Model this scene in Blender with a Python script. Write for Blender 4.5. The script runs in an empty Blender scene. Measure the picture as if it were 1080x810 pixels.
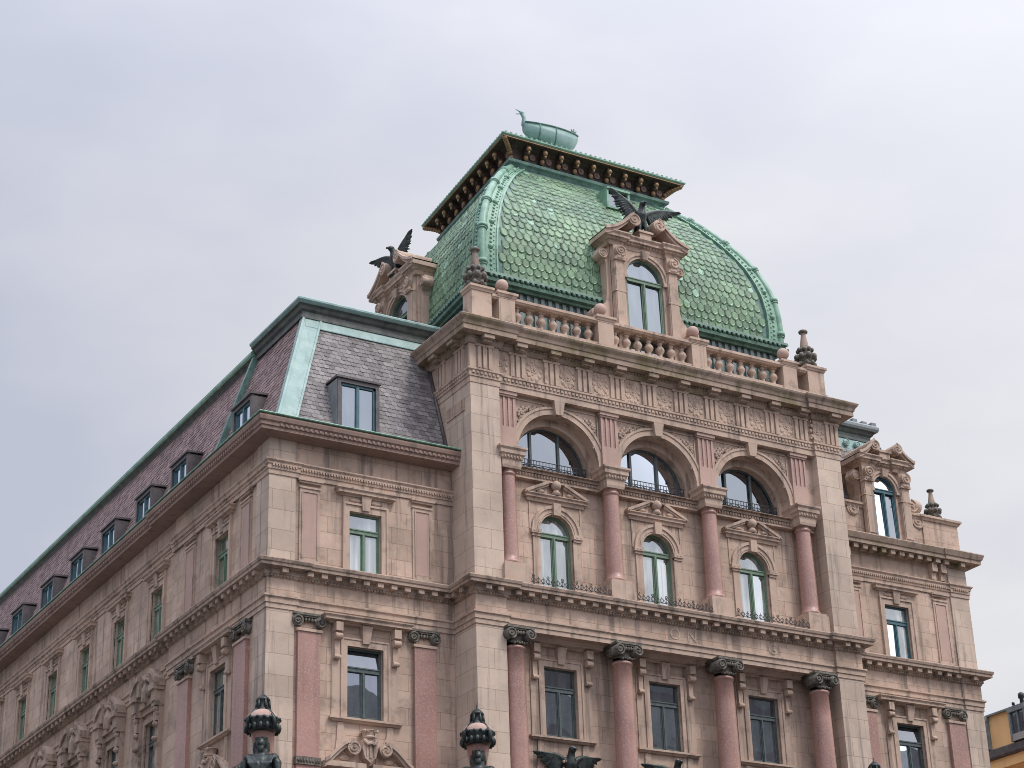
import bpy, bmesh, math, random
from mathutils import Vector, Matrix
random.seed(7)
scene = bpy.context.scene
COL = scene.collection
PI = math.pi

# ------------------------------------------------------------------ camera, sky, sun, exposure
cam_data = bpy.data.cameras.new('camera')
cam = bpy.data.objects.new('camera', cam_data); COL.objects.link(cam)
Rv = Vector((0.862978, -0.504315, -0.030588)); Uv = Vector((-0.187433, -0.375779, 0.907557)); Fv = Vector((0.469189, 0.777468, 0.418814))
cm = Matrix(((Rv.x, Uv.x, -Fv.x), (Rv.y, Uv.y, -Fv.y), (Rv.z, Uv.z, -Fv.z))).to_4x4()
cm.translation = Vector((-27.8436, -48.6368, 1.7402))
cam.matrix_world = cm
cam_data.sensor_fit = 'HORIZONTAL'; cam_data.sensor_width = 36; cam_data.lens = 70.22
cam_data.clip_start = 0.1; cam_data.clip_end = 5000
scene.camera = cam

SUN_EL, SUN_AZ = 54, 26            # degrees; azimuth measured from -Y (the street front) towards +X
sd = Vector((math.sin(math.radians(SUN_AZ)) * math.cos(math.radians(SUN_EL)), -math.cos(math.radians(SUN_AZ)) * math.cos(math.radians(SUN_EL)), math.sin(math.radians(SUN_EL))))
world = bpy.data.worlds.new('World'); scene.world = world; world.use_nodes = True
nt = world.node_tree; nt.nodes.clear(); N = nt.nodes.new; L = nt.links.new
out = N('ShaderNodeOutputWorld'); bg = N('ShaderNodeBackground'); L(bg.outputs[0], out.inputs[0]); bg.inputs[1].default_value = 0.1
sky = N('ShaderNodeTexSky'); sky.sky_type = 'NISHITA'; sky.sun_disc = False
sky.sun_elevation = math.radians(SUN_EL); sky.sun_rotation = math.radians(180 - SUN_AZ)
tc = N('ShaderNodeTexCoord'); sep = N('ShaderNodeSeparateXYZ'); L(tc.outputs['Generated'], sep.inputs[0])
def wmath(op, a, b=None, c=None):
    n = N('ShaderNodeMath'); n.operation = op
    for i, v in enumerate((a, b, c)):
        if v is None: continue
        if isinstance(v, (int, float)): n.inputs[i].default_value = v
        else: L(v, n.inputs[i])
    return n.outputs[0]
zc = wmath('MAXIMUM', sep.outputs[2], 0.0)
zenith_lift = wmath('MULTIPLY_ADD', wmath('POWER', zc, 6.0), 4.2, 0.85)                         # overcast brightening towards the zenith, steepened out of view to light the front
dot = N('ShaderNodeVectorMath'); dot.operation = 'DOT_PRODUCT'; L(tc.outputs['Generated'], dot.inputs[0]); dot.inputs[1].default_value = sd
glow = wmath('MULTIPLY', wmath('POWER', wmath('MAXIMUM', dot.outputs['Value'], 0.0), 1.6), 1.35)  # sun glow behind the camera, raised as extra light for the front
mp = N('ShaderNodeMapping'); L(tc.outputs['Generated'], mp.inputs[0]); mp.inputs['Scale'].default_value = (1.0, 1.0, 2.2)
nz = N('ShaderNodeTexNoise'); L(mp.outputs[0], nz.inputs[0]); nz.inputs['Scale'].default_value = 3.2; nz.inputs['Detail'].default_value = 5; nz.inputs['Roughness'].default_value = 0.5
rmp = N('ShaderNodeMapRange'); L(nz.outputs[0], rmp.inputs[0]); rmp.inputs[1].default_value = 0.38; rmp.inputs[2].default_value = 0.72; rmp.inputs[3].default_value = 0; rmp.inputs[4].default_value = 1; rmp.interpolation_type = 'SMOOTHSTEP'
east = wmath('MULTIPLY_ADD', sep.outputs[0], 1.35, -0.40)           # thinner cloud towards the right of the view
cl = wmath('ADD', wmath('MULTIPLY', rmp.outputs[0], 0.45), east)
cr_ = N('ShaderNodeMix'); cr_.data_type = 'RGBA'; cr_.clamp_factor = True
L(cl, cr_.inputs['Factor']); cr_.inputs[6].default_value = (0.57, 0.595, 0.705, 1); cr_.inputs[7].default_value = (0.90, 0.89, 0.90, 1)
lum = wmath('MULTIPLY', wmath('ADD', zenith_lift, glow), 9.7)
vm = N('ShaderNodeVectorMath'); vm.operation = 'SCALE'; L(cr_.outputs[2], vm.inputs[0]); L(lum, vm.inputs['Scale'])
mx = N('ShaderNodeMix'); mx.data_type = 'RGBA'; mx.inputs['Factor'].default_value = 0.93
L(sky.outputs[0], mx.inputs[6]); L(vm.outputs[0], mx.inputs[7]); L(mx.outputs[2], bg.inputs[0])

sl = bpy.data.lights.new('sun', 'SUN'); sl.energy = 1.5; sl.angle = math.radians(12); sl.color = (1.0, 0.925, 0.83)
so = bpy.data.objects.new('sun', sl); COL.objects.link(so); so.rotation_euler = (-sd).to_track_quat('-Z', 'Y').to_euler()
scene.view_settings.view_transform = 'Standard'; scene.view_settings.look = 'None'; scene.view_settings.gamma = 1
scene.view_settings.use_curve_mapping = False; scene.view_settings.exposure = 0.2
scene.cycles.filter_width = 0.95

# ------------------------------------------------------------------ materials
def new_mat(name):
    m = bpy.data.materials.new(name); m.use_nodes = True
    t = m.node_tree; return m, t, t.nodes['Principled BSDF']
class G:
    """small node-graph helper"""
    def __init__(s, t): s.t = t
    def n(s, typ, **kw):
        x = s.t.nodes.new(typ)
        for k, v in kw.items(): setattr(x, k, v)
        return x
    def l(s, a, b): s.t.links.new(a, b)
    def val(s, sock, v):
        if isinstance(v, (int, float, tuple)): sock.default_value = v
        else: s.l(v, sock)
    def math(s, op, a, b=0.0, c=0.0):
        x = s.n('ShaderNodeMath', operation=op)
        for i, v in enumerate((a, b, c)): s.val(x.inputs[i], v)
        return x.outputs[0]
    def mix(s, f, a, b, mode='MIX'):
        x = s.n('ShaderNodeMix', data_type='RGBA', blend_type=mode); s.val(x.inputs[0], f)
        for i, v in ((6, a), (7, b)): s.val(x.inputs[i], v if not isinstance(v, tuple) else tuple(v) + ((1,) if len(v) == 3 else ()))
        return x.outputs[2]
    def noise(s, vec, scale, detail=4, rough=0.55, sc=None):
        if sc:
            m = s.n('ShaderNodeMapping'); s.l(vec, m.inputs[0]); m.inputs['Scale'].default_value = sc; vec = m.outputs[0]
        x = s.n('ShaderNodeTexNoise'); s.l(vec, x.inputs[0]); x.inputs['Scale'].default_value = scale; x.inputs['Detail'].default_value = detail; x.inputs['Roughness'].default_value = rough
        return x.outputs[0]
    def rng(s, v, a, b, c=0.0, d=1.0, smooth=True):
        x = s.n('ShaderNodeMapRange'); s.l(v, x.inputs[0])
        for i, q in enumerate((a, b, c, d)): x.inputs[i + 1].default_value = q
        if smooth: x.interpolation_type = 'SMOOTHSTEP'
        return x.outputs[0]
    def pos(s): return s.n('ShaderNodeNewGeometry').outputs['Position']

def mul(c, k): return tuple(min(1, x * k) for x in c)
def stone(name, base, joints=None, var=1.0, rough=0.85, speck=0.0, bump=0.25, stain=0.5, moss=None, soot=0.0):
    """weathered stone; joints=(block length, course height) adds ashlar joints"""
    m, t, b = new_mat(name); g = G(t); P = g.pos()
    big = g.noise(P, 0.55, 5, 0.6); fine = g.noise(P, 5.5, 6, 0.65); streak = g.noise(P, 1.0, 4, 0.6, (3.4, 3.4, 0.2)); grain = g.noise(P, 38, 2, 0.6)
    c = g.mix(g.rng(big, 0.3, 0.7), mul(base, 1 - 0.16 * var), mul(base, 1 + 0.13 * var))
    warm = (base[0] * 1.04, base[1] * 0.9, base[2] * 0.84)
    c = g.mix(g.math('MULTIPLY', g.rng(fine, 0.42, 0.75), 0.55 * var), c, warm)
    c = g.mix(g.math('MULTIPLY', g.rng(streak, 0.52, 0.68), stain), c, mul((base[0] * 0.9, base[1] * 0.92, base[2] * 0.95), 0.5))
    if soot: c = g.mix(g.math('MULTIPLY', g.rng(g.noise(P, 1.7, 6, 0.7), 0.5, 0.66), soot), c, mul(base, 0.3))
    if moss: c = g.mix(g.math('MULTIPLY', g.rng(g.noise(P, 0.8, 6, 0.7), 0.46, 0.62), 0.8), c, moss)
    hgt = g.math('MULTIPLY', fine, 0.6)
    hgt = g.math('ADD', hgt, g.math('MULTIPLY', grain, 0.35))
    if joints:
        nrm = g.n('ShaderNodeNewGeometry').outputs['True Normal']
        sp = g.n('ShaderNodeSeparateXYZ'); g.l(P, sp.inputs[0]); sn = g.n('ShaderNodeSeparateXYZ'); g.l(nrm, sn.inputs[0])
        side = g.math('GREATER_THAN', g.math('ABSOLUTE', sn.outputs[0]), 0.7)
        u = g.math('ADD', g.math('MULTIPLY', sp.outputs[1], side), g.math('MULTIPLY', sp.outputs[0], g.math('SUBTRACT', 1.0, side)))
        cb = g.n('ShaderNodeCombineXYZ'); g.l(u, cb.inputs[0]); g.l(sp.outputs[2], cb.inputs[1])
        br = g.n('ShaderNodeTexBrick'); g.l(cb.outputs[0], br.inputs[0]); br.inputs['Scale'].default_value = 1.0
        br.inputs['Brick Width'].default_value = joints[0]; br.inputs['Row Height'].default_value = joints[1]; br.inputs['Mortar Size'].default_value = 0.011; br.inputs['Mortar Smooth'].default_value = 0.3
        br.inputs['Color1'].default_value = (0.87, 0.86, 0.85, 1); br.inputs['Color2'].default_value = (1.08, 1.08, 1.08, 1); br.inputs['Mortar'].default_value = (0.6, 0.55, 0.52, 1); br.offset = 0.5
        c = g.mix(0.85, c, br.outputs['Color'], 'MULTIPLY')
        hgt = g.math('SUBTRACT', hgt, g.math('MULTIPLY', br.outputs['Fac'], 1.2))
    if speck:
        sx = g.noise(P, 17, 5, 0.85); c = g.mix(g.math('MULTIPLY', g.rng(sx, 0.5, 0.62), speck), c, mul((base[0], base[1] * 1.4, base[2] * 1.4), 1.3))
        sx2 = g.noise(P, 21, 5, 0.85, (1, 1, 1.3)); c = g.mix(g.math('MULTIPLY', g.rng(sx2, 0.55, 0.68), speck), c, mul(base, 0.4))
    bp = g.n('ShaderNodeBump'); g.l(hgt, bp.inputs['Height']); bp.inputs['Strength'].default_value = bump; bp.inputs['Distance'].default_value = 0.03
    g.l(c, b.inputs['Base Color']); g.l(bp.outputs[0], b.inputs['Normal']); b.inputs['Roughness'].default_value = rough
    return m
def metal(name, base, alt, rough=0.5, scale=2.0, island=0.0, pale=None, streak=0.5, metallic=0.0, bump=0.2):
    """patinated sheet metal or slate; island>0 varies the tone from tile to tile"""
    m, t, b = new_mat(name); g = G(t); P = g.pos()
    f = g.noise(P, scale, 5, 0.65); st = g.noise(P, 1.2, 4, 0.6, (3, 3, 0.3)); fine = g.noise(P, 14, 4, 0.6)
    c = g.mix(g.rng(f, 0.32, 0.7), base, alt)
    c = g.mix(g.math('MULTIPLY', g.rng(st, 0.52, 0.75), streak), c, mul(base, 0.45))
    c = g.mix(g.math('MULTIPLY', g.rng(fine, 0.5, 0.75), 0.35), c, mul(alt, 1.15))
    if island:
        ri = g.n('ShaderNodeNewGeometry').outputs['Random Per Island']
        c = g.mix(1.0, c, g.mix(ri, mul((1, 1, 1), 1 - island), (1 + island, 1 + island, 1 + island)), 'MULTIPLY')
        if pale: c = g.mix(g.math('MULTIPLY', g.math('MULTIPLY', g.math('GREATER_THAN', ri, 0.86), g.math('GREATER_THAN', g.noise(P, 0.75, 2, 0.5), 0.57)), 0.7), c, pale)
    bp = g.n('ShaderNodeBump'); g.l(fine, bp.inputs['Height']); bp.inputs['Strength'].default_value = bump; bp.inputs['Distance'].default_value = 0.02
    g.l(bp.outputs[0], b.inputs['Normal']); g.l(c, b.inputs['Base Color']); b.inputs['Roughness'].default_value = rough; b.inputs['Metallic'].default_value = metallic
    return m
def glass(name, dark, refl, tint=(0.9, 0.95, 0.95), folds=False):
    """window pane: a mirror-like sheet over a dim room"""
    m = bpy.data.materials.new(name); m.use_nodes = True; t = m.node_tree; t.nodes.clear(); g = G(t); P = g.pos()
    o = g.n('ShaderNodeOutputMaterial'); d = g.n('ShaderNodeBsdfDiffuse'); gl = g.n('ShaderNodeBsdfGlossy'); mxs = g.n('ShaderNodeMixShader')
    room = g.mix(g.rng(g.noise(P, 1.6, 3, 0.5, (2.5, 2.5, 0.5)), 0.35, 0.7), mul(dark, 0.5), mul(dark, 1.5))
    if folds:                                                         # net curtains hang behind parts of the upper panes
        fo = g.noise(P, 1.0, 3, 0.6, (9, 9, 0.15)); room = g.mix(g.rng(g.noise(P, 0.9, 2, 0.5, (1, 1, 0.3)), 0.45, 0.55), room, g.mix(g.rng(fo, 0.35, 0.65), (0.2, 0.21, 0.19), (0.5, 0.5, 0.47)))
    g.l(room, d.inputs[0]); gl.inputs[0].default_value = tint + (1,); gl.inputs['Roughness'].default_value = 0.015
    fr = g.n('ShaderNodeFresnel'); fr.inputs[0].default_value = 1.5
    fac = g.math('MULTIPLY_ADD', fr.outputs[0], 1.0 - refl, refl)
    bp = g.n('ShaderNodeBump'); g.l(g.noise(P, 1.3, 1, 0.4), bp.inputs['Height']); bp.inputs['Strength'].default_value = 0.12; bp.inputs['Distance'].default_value = 0.05
    g.l(bp.outputs[0], gl.inputs['Normal'])
    g.l(fac, mxs.inputs[0]); g.l(d.outputs[0], mxs.inputs[1]); g.l(gl.outputs[0], mxs.inputs[2]); g.l(mxs.outputs[0], o.inputs[0])
    return m
SB = (0.496, 0.374, 0.292)
M = dict(
    ashlar=stone('sandstone ashlar', SB, (1.05, 0.5), soot=0.35, stain=0.85, var=1.5),
    trim=stone('carved sandstone', mul(SB, 0.97), None, stain=0.75, soot=0.5),
    dark=stone('weathered sandstone', mul(SB, 0.78), None, stain=0.8, soot=0.8),
    moss=stone('mossy cornice stone', mul(SB, 0.72), None, stain=0.9, moss=(0.15, 0.125, 0.055)),
    pale=stone('washed sandstone', (0.535, 0.43, 0.345), (1.2, 0.62), stain=0.75, soot=0.15),
    pink=stone('pink limestone', (0.45, 0.315, 0.26), None, 0.7, stain=0.35),
    granite=stone('polished red granite', (0.372, 0.207, 0.17), None, 1.3, 0.4, 0.6, 0.05, 0.35),
    bronze=metal('blackened bronze', (0.016, 0.019, 0.02), (0.045, 0.06, 0.055), 0.42, 6, metallic=0.35, streak=0.7),
    capital=metal('sooted capital stone', (0.06, 0.055, 0.045), (0.19, 0.165, 0.13), 0.65, 7),
    scale=metal('green copper scales', (0.085, 0.165, 0.095), (0.185, 0.295, 0.165), 0.42, 0.9, 0.24, (0.30, 0.49, 0.36), 0.95),
    rib=metal('green copper ribs', (0.13, 0.26, 0.185), (0.235, 0.40, 0.29), 0.42, 2.5, streak=0.6),
    copper=metal('pale verdigris sheet', (0.185, 0.31, 0.288), (0.285, 0.405, 0.38), 0.5, 2.0, streak=0.45),
    copperdk=metal('dark verdigris', (0.07, 0.13, 0.115), (0.15, 0.27, 0.22), 0.5, 3),
    gutter=metal('mossy green gutter', (0.045, 0.105, 0.075), (0.11, 0.21, 0.15), 0.5, 4),
    roofdk=metal('dull brown zinc', (0.045, 0.05, 0.045), (0.10, 0.115, 0.10), 0.5, 3),
    slate=metal('grey slate tiles', (0.15, 0.134, 0.132), (0.215, 0.194, 0.188), 0.65, 0.9, 0.36, None, 0.35),
    redslate=metal('purple slate tiles', (0.215, 0.148, 0.14), (0.285, 0.195, 0.183), 0.85, 1.1, 0.35, None, 0.4),
    lead=metal('brown painted dormer metal', (0.06, 0.05, 0.05), (0.11, 0.095, 0.095), 0.45, 3),
    zinc=metal('zinc sheet', (0.15, 0.17, 0.18), (0.22, 0.25, 0.25), 0.4, 2),
    green=metal('green window paint', (0.12, 0.195, 0.13), (0.17, 0.255, 0.175), 0.45, 6, streak=0.3),
    teal=metal('blue window paint', (0.035, 0.10, 0.125), (0.06, 0.145, 0.165), 0.4, 6, streak=0.3),
    greyfr=metal('grey window paint', (0.05, 0.075, 0.075), (0.10, 0.125, 0.12), 0.4, 6, streak=0.3),
    iron=metal('black iron', (0.012, 0.013, 0.015), (0.03, 0.03, 0.032), 0.45, 8),
    soffit=metal('dark painted eaves', (0.035, 0.024, 0.02), (0.075, 0.05, 0.038), 0.55, 4),
    gold=metal('dull gilding', (0.34, 0.215, 0.10), (0.24, 0.14, 0.085), 0.4, 7, metallic=0.3),
    eave=stone('brown painted eave', (0.27, 0.185, 0.15), None, stain=0.5),
    glass=glass('sky reflecting glass', (0.13, 0.14, 0.13), 0.27, (0.80, 0.85, 0.86), True),
    glasslun=glass('arch window glass', (0.012, 0.014, 0.016), 0.27, (0.86, 0.93, 1.0)),
    glassdorm=glass('dormer window glass', (0.06, 0.07, 0.075), 0.3, (0.8, 0.87, 0.92)),
    glassdk=glass('dim room glass', (0.035, 0.038, 0.045), 0.2, (0.85, 0.9, 1.0)),
    glasssd=glass('side window glass', (0.24, 0.26, 0.21), 0.16),
    curtain=stone('white net curtain', (0.55, 0.55, 0.54), None, 0.3),
    ochre=stone('ochre plaster', (0.82, 0.53, 0.25), None, 0.7, stain=0.25),
    plaster=stone('grey plaster', (0.33, 0.32, 0.31), None, 0.6),
    asphalt=stone('asphalt', (0.05, 0.05, 0.052), None, 0.8), paving=stone('granite paving', (0.13, 0.125, 0.12), (0.8, 0.8)),
)

# ------------------------------------------------------------------ mesh helpers
class MB:
    def __init__(s): s.v = []; s.f = []; s.s = []
    def add(s, vs, fs, smooth=False, mat=None):
        o = len(s.v)
        s.v += [tuple(mat @ Vector(p)) if mat else tuple(p) for p in vs]
        for f in fs: s.f.append(tuple(i + o for i in f)); s.s.append(smooth)
        return s
    def box(s, x0, x1, y0, y1, z0, z1, mat=None):
        return s.add([(x, y, z) for z in (z0, z1) for y in (y0, y1) for x in (x0, x1)], [(0, 2, 3, 1), (4, 5, 7, 6), (0, 1, 5, 4), (2, 6, 7, 3), (0, 4, 6, 2), (1, 3, 7, 5)], mat=mat)
    def prism(s, poly, y0, y1, mat=None):
        """polygon in (x, z) given a depth along y"""
        n = len(poly)
        return s.add([(p[0], y0, p[1]) for p in poly] + [(p[0], y1, p[1]) for p in poly],
                     [tuple(range(n)), tuple(range(2 * n - 1, n - 1, -1))] + [(i, i + n, (i + 1) % n + n, (i + 1) % n) for i in range(n)], mat=mat)
    def lathe(s, prof, c=(0, 0, 0), seg=20, a0=0, a1=2 * PI, mat=None, smooth=True):
        full = abs(a1 - a0) > 6.28; m = seg if full else seg + 1
        vs = []; fs = []
        for r, z in prof:
            for i in range(m):
                a = a0 + (a1 - a0) * i / seg; vs.append((c[0] + r * math.cos(a), c[1] + r * math.sin(a), c[2] + z))
        for j in range(len(prof) - 1):
            for i in range(seg):
                k = (i + 1) % m; fs.append((j * m + i, j * m + k, (j + 1) * m + k, (j + 1) * m + i))
        return s.add(vs, fs, smooth, mat)
    def sphere(s, c, r, seg=12, mat=None):
        if isinstance(r, (int, float)): r = (r, r, r)
        vs = []; fs = []; h = seg // 2 + 1
        for j in range(h + 1):
            t = PI * j / h
            for i in range(seg):
                a = 2 * PI * i / seg; vs.append((c[0] + r[0] * math.sin(t) * math.cos(a), c[1] + r[1] * math.sin(t) * math.sin(a), c[2] + r[2] * math.cos(t)))
        for j in range(h):
            for i in range(seg):
                k = (i + 1) % seg; fs.append((j * seg + i, (j + 1) * seg + i, (j + 1) * seg + k, j * seg + k))
        return s.add(vs, fs, True, mat)
    def tube(s, pts, rad, seg=8, mat=None, flat=None):
        pts = [Vector(p) for p in pts]; n = len(pts)
        if isinstance(rad, (int, float)): rad = [rad] * n
        vs = []; fs = []; ref = Vector((0.13, 0.31, 0.94))
        for i in range(n):
            d = (pts[min(i + 1, n - 1)] - pts[max(i - 1, 0)]).normalized()
            a = d.cross(ref)
            if a.length < 0.1: a = d.cross(Vector((1, 0, 0)))
            a.normalize(); b = d.cross(a)
            if i and (a.dot(pa) < 0): a = -a; b = -b
            pa = a
            for k in range(seg):
                t = 2 * PI * k / seg; vs.append(pts[i] + a * rad[i] * math.cos(t) + b * rad[i] * math.sin(t) * (flat or 1))
        for i in range(n - 1):
            for k in range(seg):
                q = (k + 1) % seg; fs.append((i * seg + k, i * seg + q, (i + 1) * seg + q, (i + 1) * seg + k))
        fs.append(tuple(range(seg))); fs.append(tuple(range((n - 1) * seg, n * seg)))
        return s.add(vs, fs, True, mat)
    def ring(s, cx, cz, r0, r1, y0, y1, a0=0.0, a1=PI, n=28, mat=None):
        vs = []; fs = []
        for i in range(n + 1):
            a = a0 + (a1 - a0) * i / n
            for r, y in ((r0, y0), (r1, y0), (r1, y1), (r0, y1)): vs.append((cx + r * math.cos(a), y, cz + r * math.sin(a)))
        for i in range(n):
            for k in range(4):
                q = (k + 1) % 4; fs.append((i * 4 + k, i * 4 + q, i * 4 + 4 + q, i * 4 + 4 + k))
        fs += [(0, 1, 2, 3), (n * 4 + 3, n * 4 + 2, n * 4 + 1, n * 4)]
        return s.add(vs, fs, False, mat)
    def mould(s, path, prof, closed=False, mat=None):
        """profile (outward offset, z) run along a plan path; outward is to the right of the travel direction"""
        P = [Vector((p[0], p[1], 0)) for p in path]; n = len(P); nrm = []
        segs = n if closed else n - 1
        for i in range(segs):
            d = (P[(i + 1) % n] - P[i]).normalized(); nrm.append(Vector((d.y, -d.x, 0)))
        vs = []; fs = []; m = len(prof)
        for i in range(n):
            if closed: a, b = nrm[i - 1], nrm[i]
            else: a, b = nrm[max(i - 1, 0)], nrm[min(i, segs - 1)]
            t = (a + b); t = t / max(0.2, t.length_squared) * 2
            for o, z in prof: vs.append((P[i].x + t.x * o, P[i].y + t.y * o, z))
        for i in range(segs):
            j = (i + 1) % n
            for k in range(m - 1): fs.append((i * m + k, j * m + k, j * m + k + 1, i * m + k + 1))
        if not closed: fs += [tuple(range(m - 1, -1, -1)), tuple((n - 1) * m + k for k in range(m))]
        return s.add(vs, fs, False, mat)
    def along(s, path, step, fn, margin=0.0):
        """fn(point, direction, normal) at even steps along each leg of a plan path"""
        for a, b in zip(path[:-1], path[1:]):
            a = Vector((a[0], a[1], 0)); b = Vector((b[0], b[1], 0)); ln = (b - a).length - 2 * margin
            if ln < step * 0.6: continue
            d = (b - a).normalized(); k = max(1, int(round(ln / step)))
            for i in range(k): fn(a + d * (margin + ln * (i + 0.5) / k), d, Vector((d.y, -d.x, 0)))
        return s
    def obox(s, p, d, nn, w, o0, o1, z0, z1):
        """box of width w along d, from offset o0 to o1 along the outward normal"""
        vs = [tuple(p + d * a + nn * o + Vector((0, 0, z))) for z in (z0, z1) for o in (o0, o1) for a in (-w / 2, w / 2)]
        return s.add(vs, [(0, 2, 3, 1), (4, 5, 7, 6), (0, 1, 5, 4), (2, 6, 7, 3), (0, 4, 6, 2), (1, 3, 7, 5)])
    def wall(s, u0, u1, z0, z1, v, holes=()):
        """flat wall in (u, z) at depth v with openings dict(u0,u1,z0,z1,d,arch); each opening gets reveals of depth d"""
        us = {u0, u1}; zs = {z0, z1}
        for h in holes:
            top = h['z1'] + ((h['u1'] - h['u0']) / 2 if h.get('arch') else 0); h['top'] = top
            us |= {h['u0'], h['u1']}; zs |= {h['z0'], top}
        us = sorted(us); zs = sorted(zs)
        for a, b in zip(us[:-1], us[1:]):
            for c, d in zip(zs[:-1], zs[1:]):
                if any(h['u0'] - 1e-4 < (a + b) / 2 < h['u1'] + 1e-4 and h['z0'] < (c + d) / 2 < h['top'] for h in holes): continue
                s.add([(a, v, c), (b, v, c), (b, v, d), (a, v, d)], [(0, 1, 2, 3)])
        for h in holes:
            a, b, c, d, e = h['u0'], h['u1'], h['z0'], h['z1'], v + h['d']
            s.add([(a, v, c), (a, e, c), (a, e, d), (a, v, d)], [(0, 1, 2, 3)]); s.add([(b, v, c), (b, v, d), (b, e, d), (b, e, c)], [(0, 1, 2, 3)])
            s.add([(a, v, c), (b, v, c), (b, e, c), (a, e, c)], [(0, 1, 2, 3)])
            if h.get('arch'):
                r = (b - a) / 2; cx = (a + b) / 2; n = 28
                pt = [(cx - r * math.cos(PI * i / n), d + r * math.sin(PI * i / n)) for i in range(n + 1)]
                for p, q in zip(pt[:-1], pt[1:]):
                    s.add([(p[0], v, p[1]), (q[0], v, q[1]), (q[0], v, h['top']), (p[0], v, h['top'])], [(0, 1, 2, 3)])
                    s.add([(p[0], v, p[1]), (p[0], e, p[1]), (q[0], e, q[1]), (q[0], v, q[1])], [(0, 1, 2, 3)])
            else: s.add([(a, v, d), (a, e, d), (b, e, d), (b, v, d)], [(0, 1, 2, 3)])
        return s
    def build(s, name, mat, parent=None, loc=(0, 0, 0), rz=0.0, label=None, remesh=None):
        me = bpy.data.meshes.new(name); me.from_pydata(s.v, [], s.f); me.update()
        bm = bmesh.new(); bm.from_mesh(me); bmesh.ops.remove_doubles(bm, verts=bm.verts, dist=1e-5) if len(bm.verts) < 60000 and not getattr(s, 'keep', False) else None
        bmesh.ops.recalc_face_normals(bm, faces=bm.faces); bm.to_mesh(me); bm.free()
        if len(me.polygons) == len(s.s): me.polygons.foreach_set('use_smooth', s.s)
        me.materials.append(mat)
        o = bpy.data.objects.new(name, me); COL.objects.link(o); o.location = loc; o.rotation_euler = (0, 0, rz)
        if parent: o.parent = parent
        if label: o['label'] = label
        if remesh:
            md = o.modifiers.new('remesh', 'REMESH'); md.mode = 'VOXEL'; md.voxel_size = remesh; md.use_smooth_shade = True
            sm = o.modifiers.new('smooth', 'SMOOTH'); sm.factor = 0.5; sm.iterations = 2
        return o
def empty(name, loc=(0, 0, 0), rz=0.0, parent=None):
    o = bpy.data.objects.new(name, None); COL.objects.link(o); o.location = loc; o.rotation_euler = (0, 0, rz)
    o.empty_display_size = 0.2
    if parent: o.parent = parent
    return o
def tag(o, label, cat, group=None, kind=None):
    if label: o['label'] = label
    if cat: o['category'] = cat
    if group: o['group'] = group
    if kind: o['kind'] = kind
    return o
def copy_tree(o, parent=None):
    c = o.copy(); COL.objects.link(c)
    if parent: c.parent = parent
    for ch in list(o.children): copy_tree(ch, c)
    return c
def T(x=0, y=0, z=0, rz=0, s=1.0, sx=1.0): return Matrix.Translation((x, y, z)) @ Matrix.Rotation(rz, 4, 'Z') @ Matrix.Diagonal((s * sx, s, s, 1))
SIDE = -PI / 2                                                      # rotation that turns a street-front piece to face -X

# ------------------------------------------------------------------ ground and streets
def ground_sheet(name, x0, x1, y0, y1, z, mat):
    o = MB().add([(x0, y0, z), (x1, y0, z), (x1, y1, z), (x0, y1, z)], [(0, 1, 2, 3)]).build(name, mat); o['kind'] = 'structure'; return o
ground_sheet('ground', -2500, 2500, -2500, 2500, -0.13, M['paving'])
ground_sheet('road', -22, 60, -24, -8, -0.125, M['asphalt'])
pv = MB().box(-10, 26, -6, 60, -0.129, 0.0).build('pavement', M['paving']); pv['kind'] = 'structure'

# ================================================================== THE CORNER BUILDING
B = empty('palace', (0, 0, 0))
tag(B, 'ornate pink sandstone corner palace with green copper dome and slate mansard roofs', 'building')
XL, XR, W, D = -6.116, 20.9, 14.555, 1.245
YB = 47.0
BAY = [3.3, 7.1, 10.9]; COLX = [1.4, 5.2, 9.0, 12.8 + 0.05]
ZC = 21.3

# ---- carved helpers
def volute(mb, cx, cz, r, y0, y1, turns=1.6, sgn=1, mat=None, th=None):
    """flat scroll standing proud of the face: a spiral bead with an eye"""
    pts = []; n = 26
    for i in range(n + 1):
        t = i / n; a = sgn * (PI / 2 - turns * 2 * PI * t); rr = r * (1 - 0.78 * t)
        pts.append((cx + rr * math.cos(a), y0, cz + rr * math.sin(a)))
    th = th or r * 0.16
    mb.tube(pts, th, 6, mat=mat)
    mb.lathe([(0, 0), (r * 0.97, 0), (r * 0.97, y1 - y0), (0, y1 - y0)], seg=18, mat=(mat or Matrix()) @ Matrix.Translation((cx, y0, cz)) @ Matrix.Rotation(-PI / 2, 4, 'X'))
    mb.sphere((cx, y0, cz), r * 0.2, 8, mat)
def rosette(mb, cx, cz, r, y, n=6, mat=None):
    for i in range(n):
        a = 2 * PI * i / n; mb.sphere((cx + 0.58 * r * math.cos(a), y, cz + 0.58 * r * math.sin(a)), (r * 0.38, r * 0.25, r * 0.38), 8, mat)
    mb.sphere((cx, y - r * 0.12, cz), r * 0.3, 8, mat)
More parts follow.
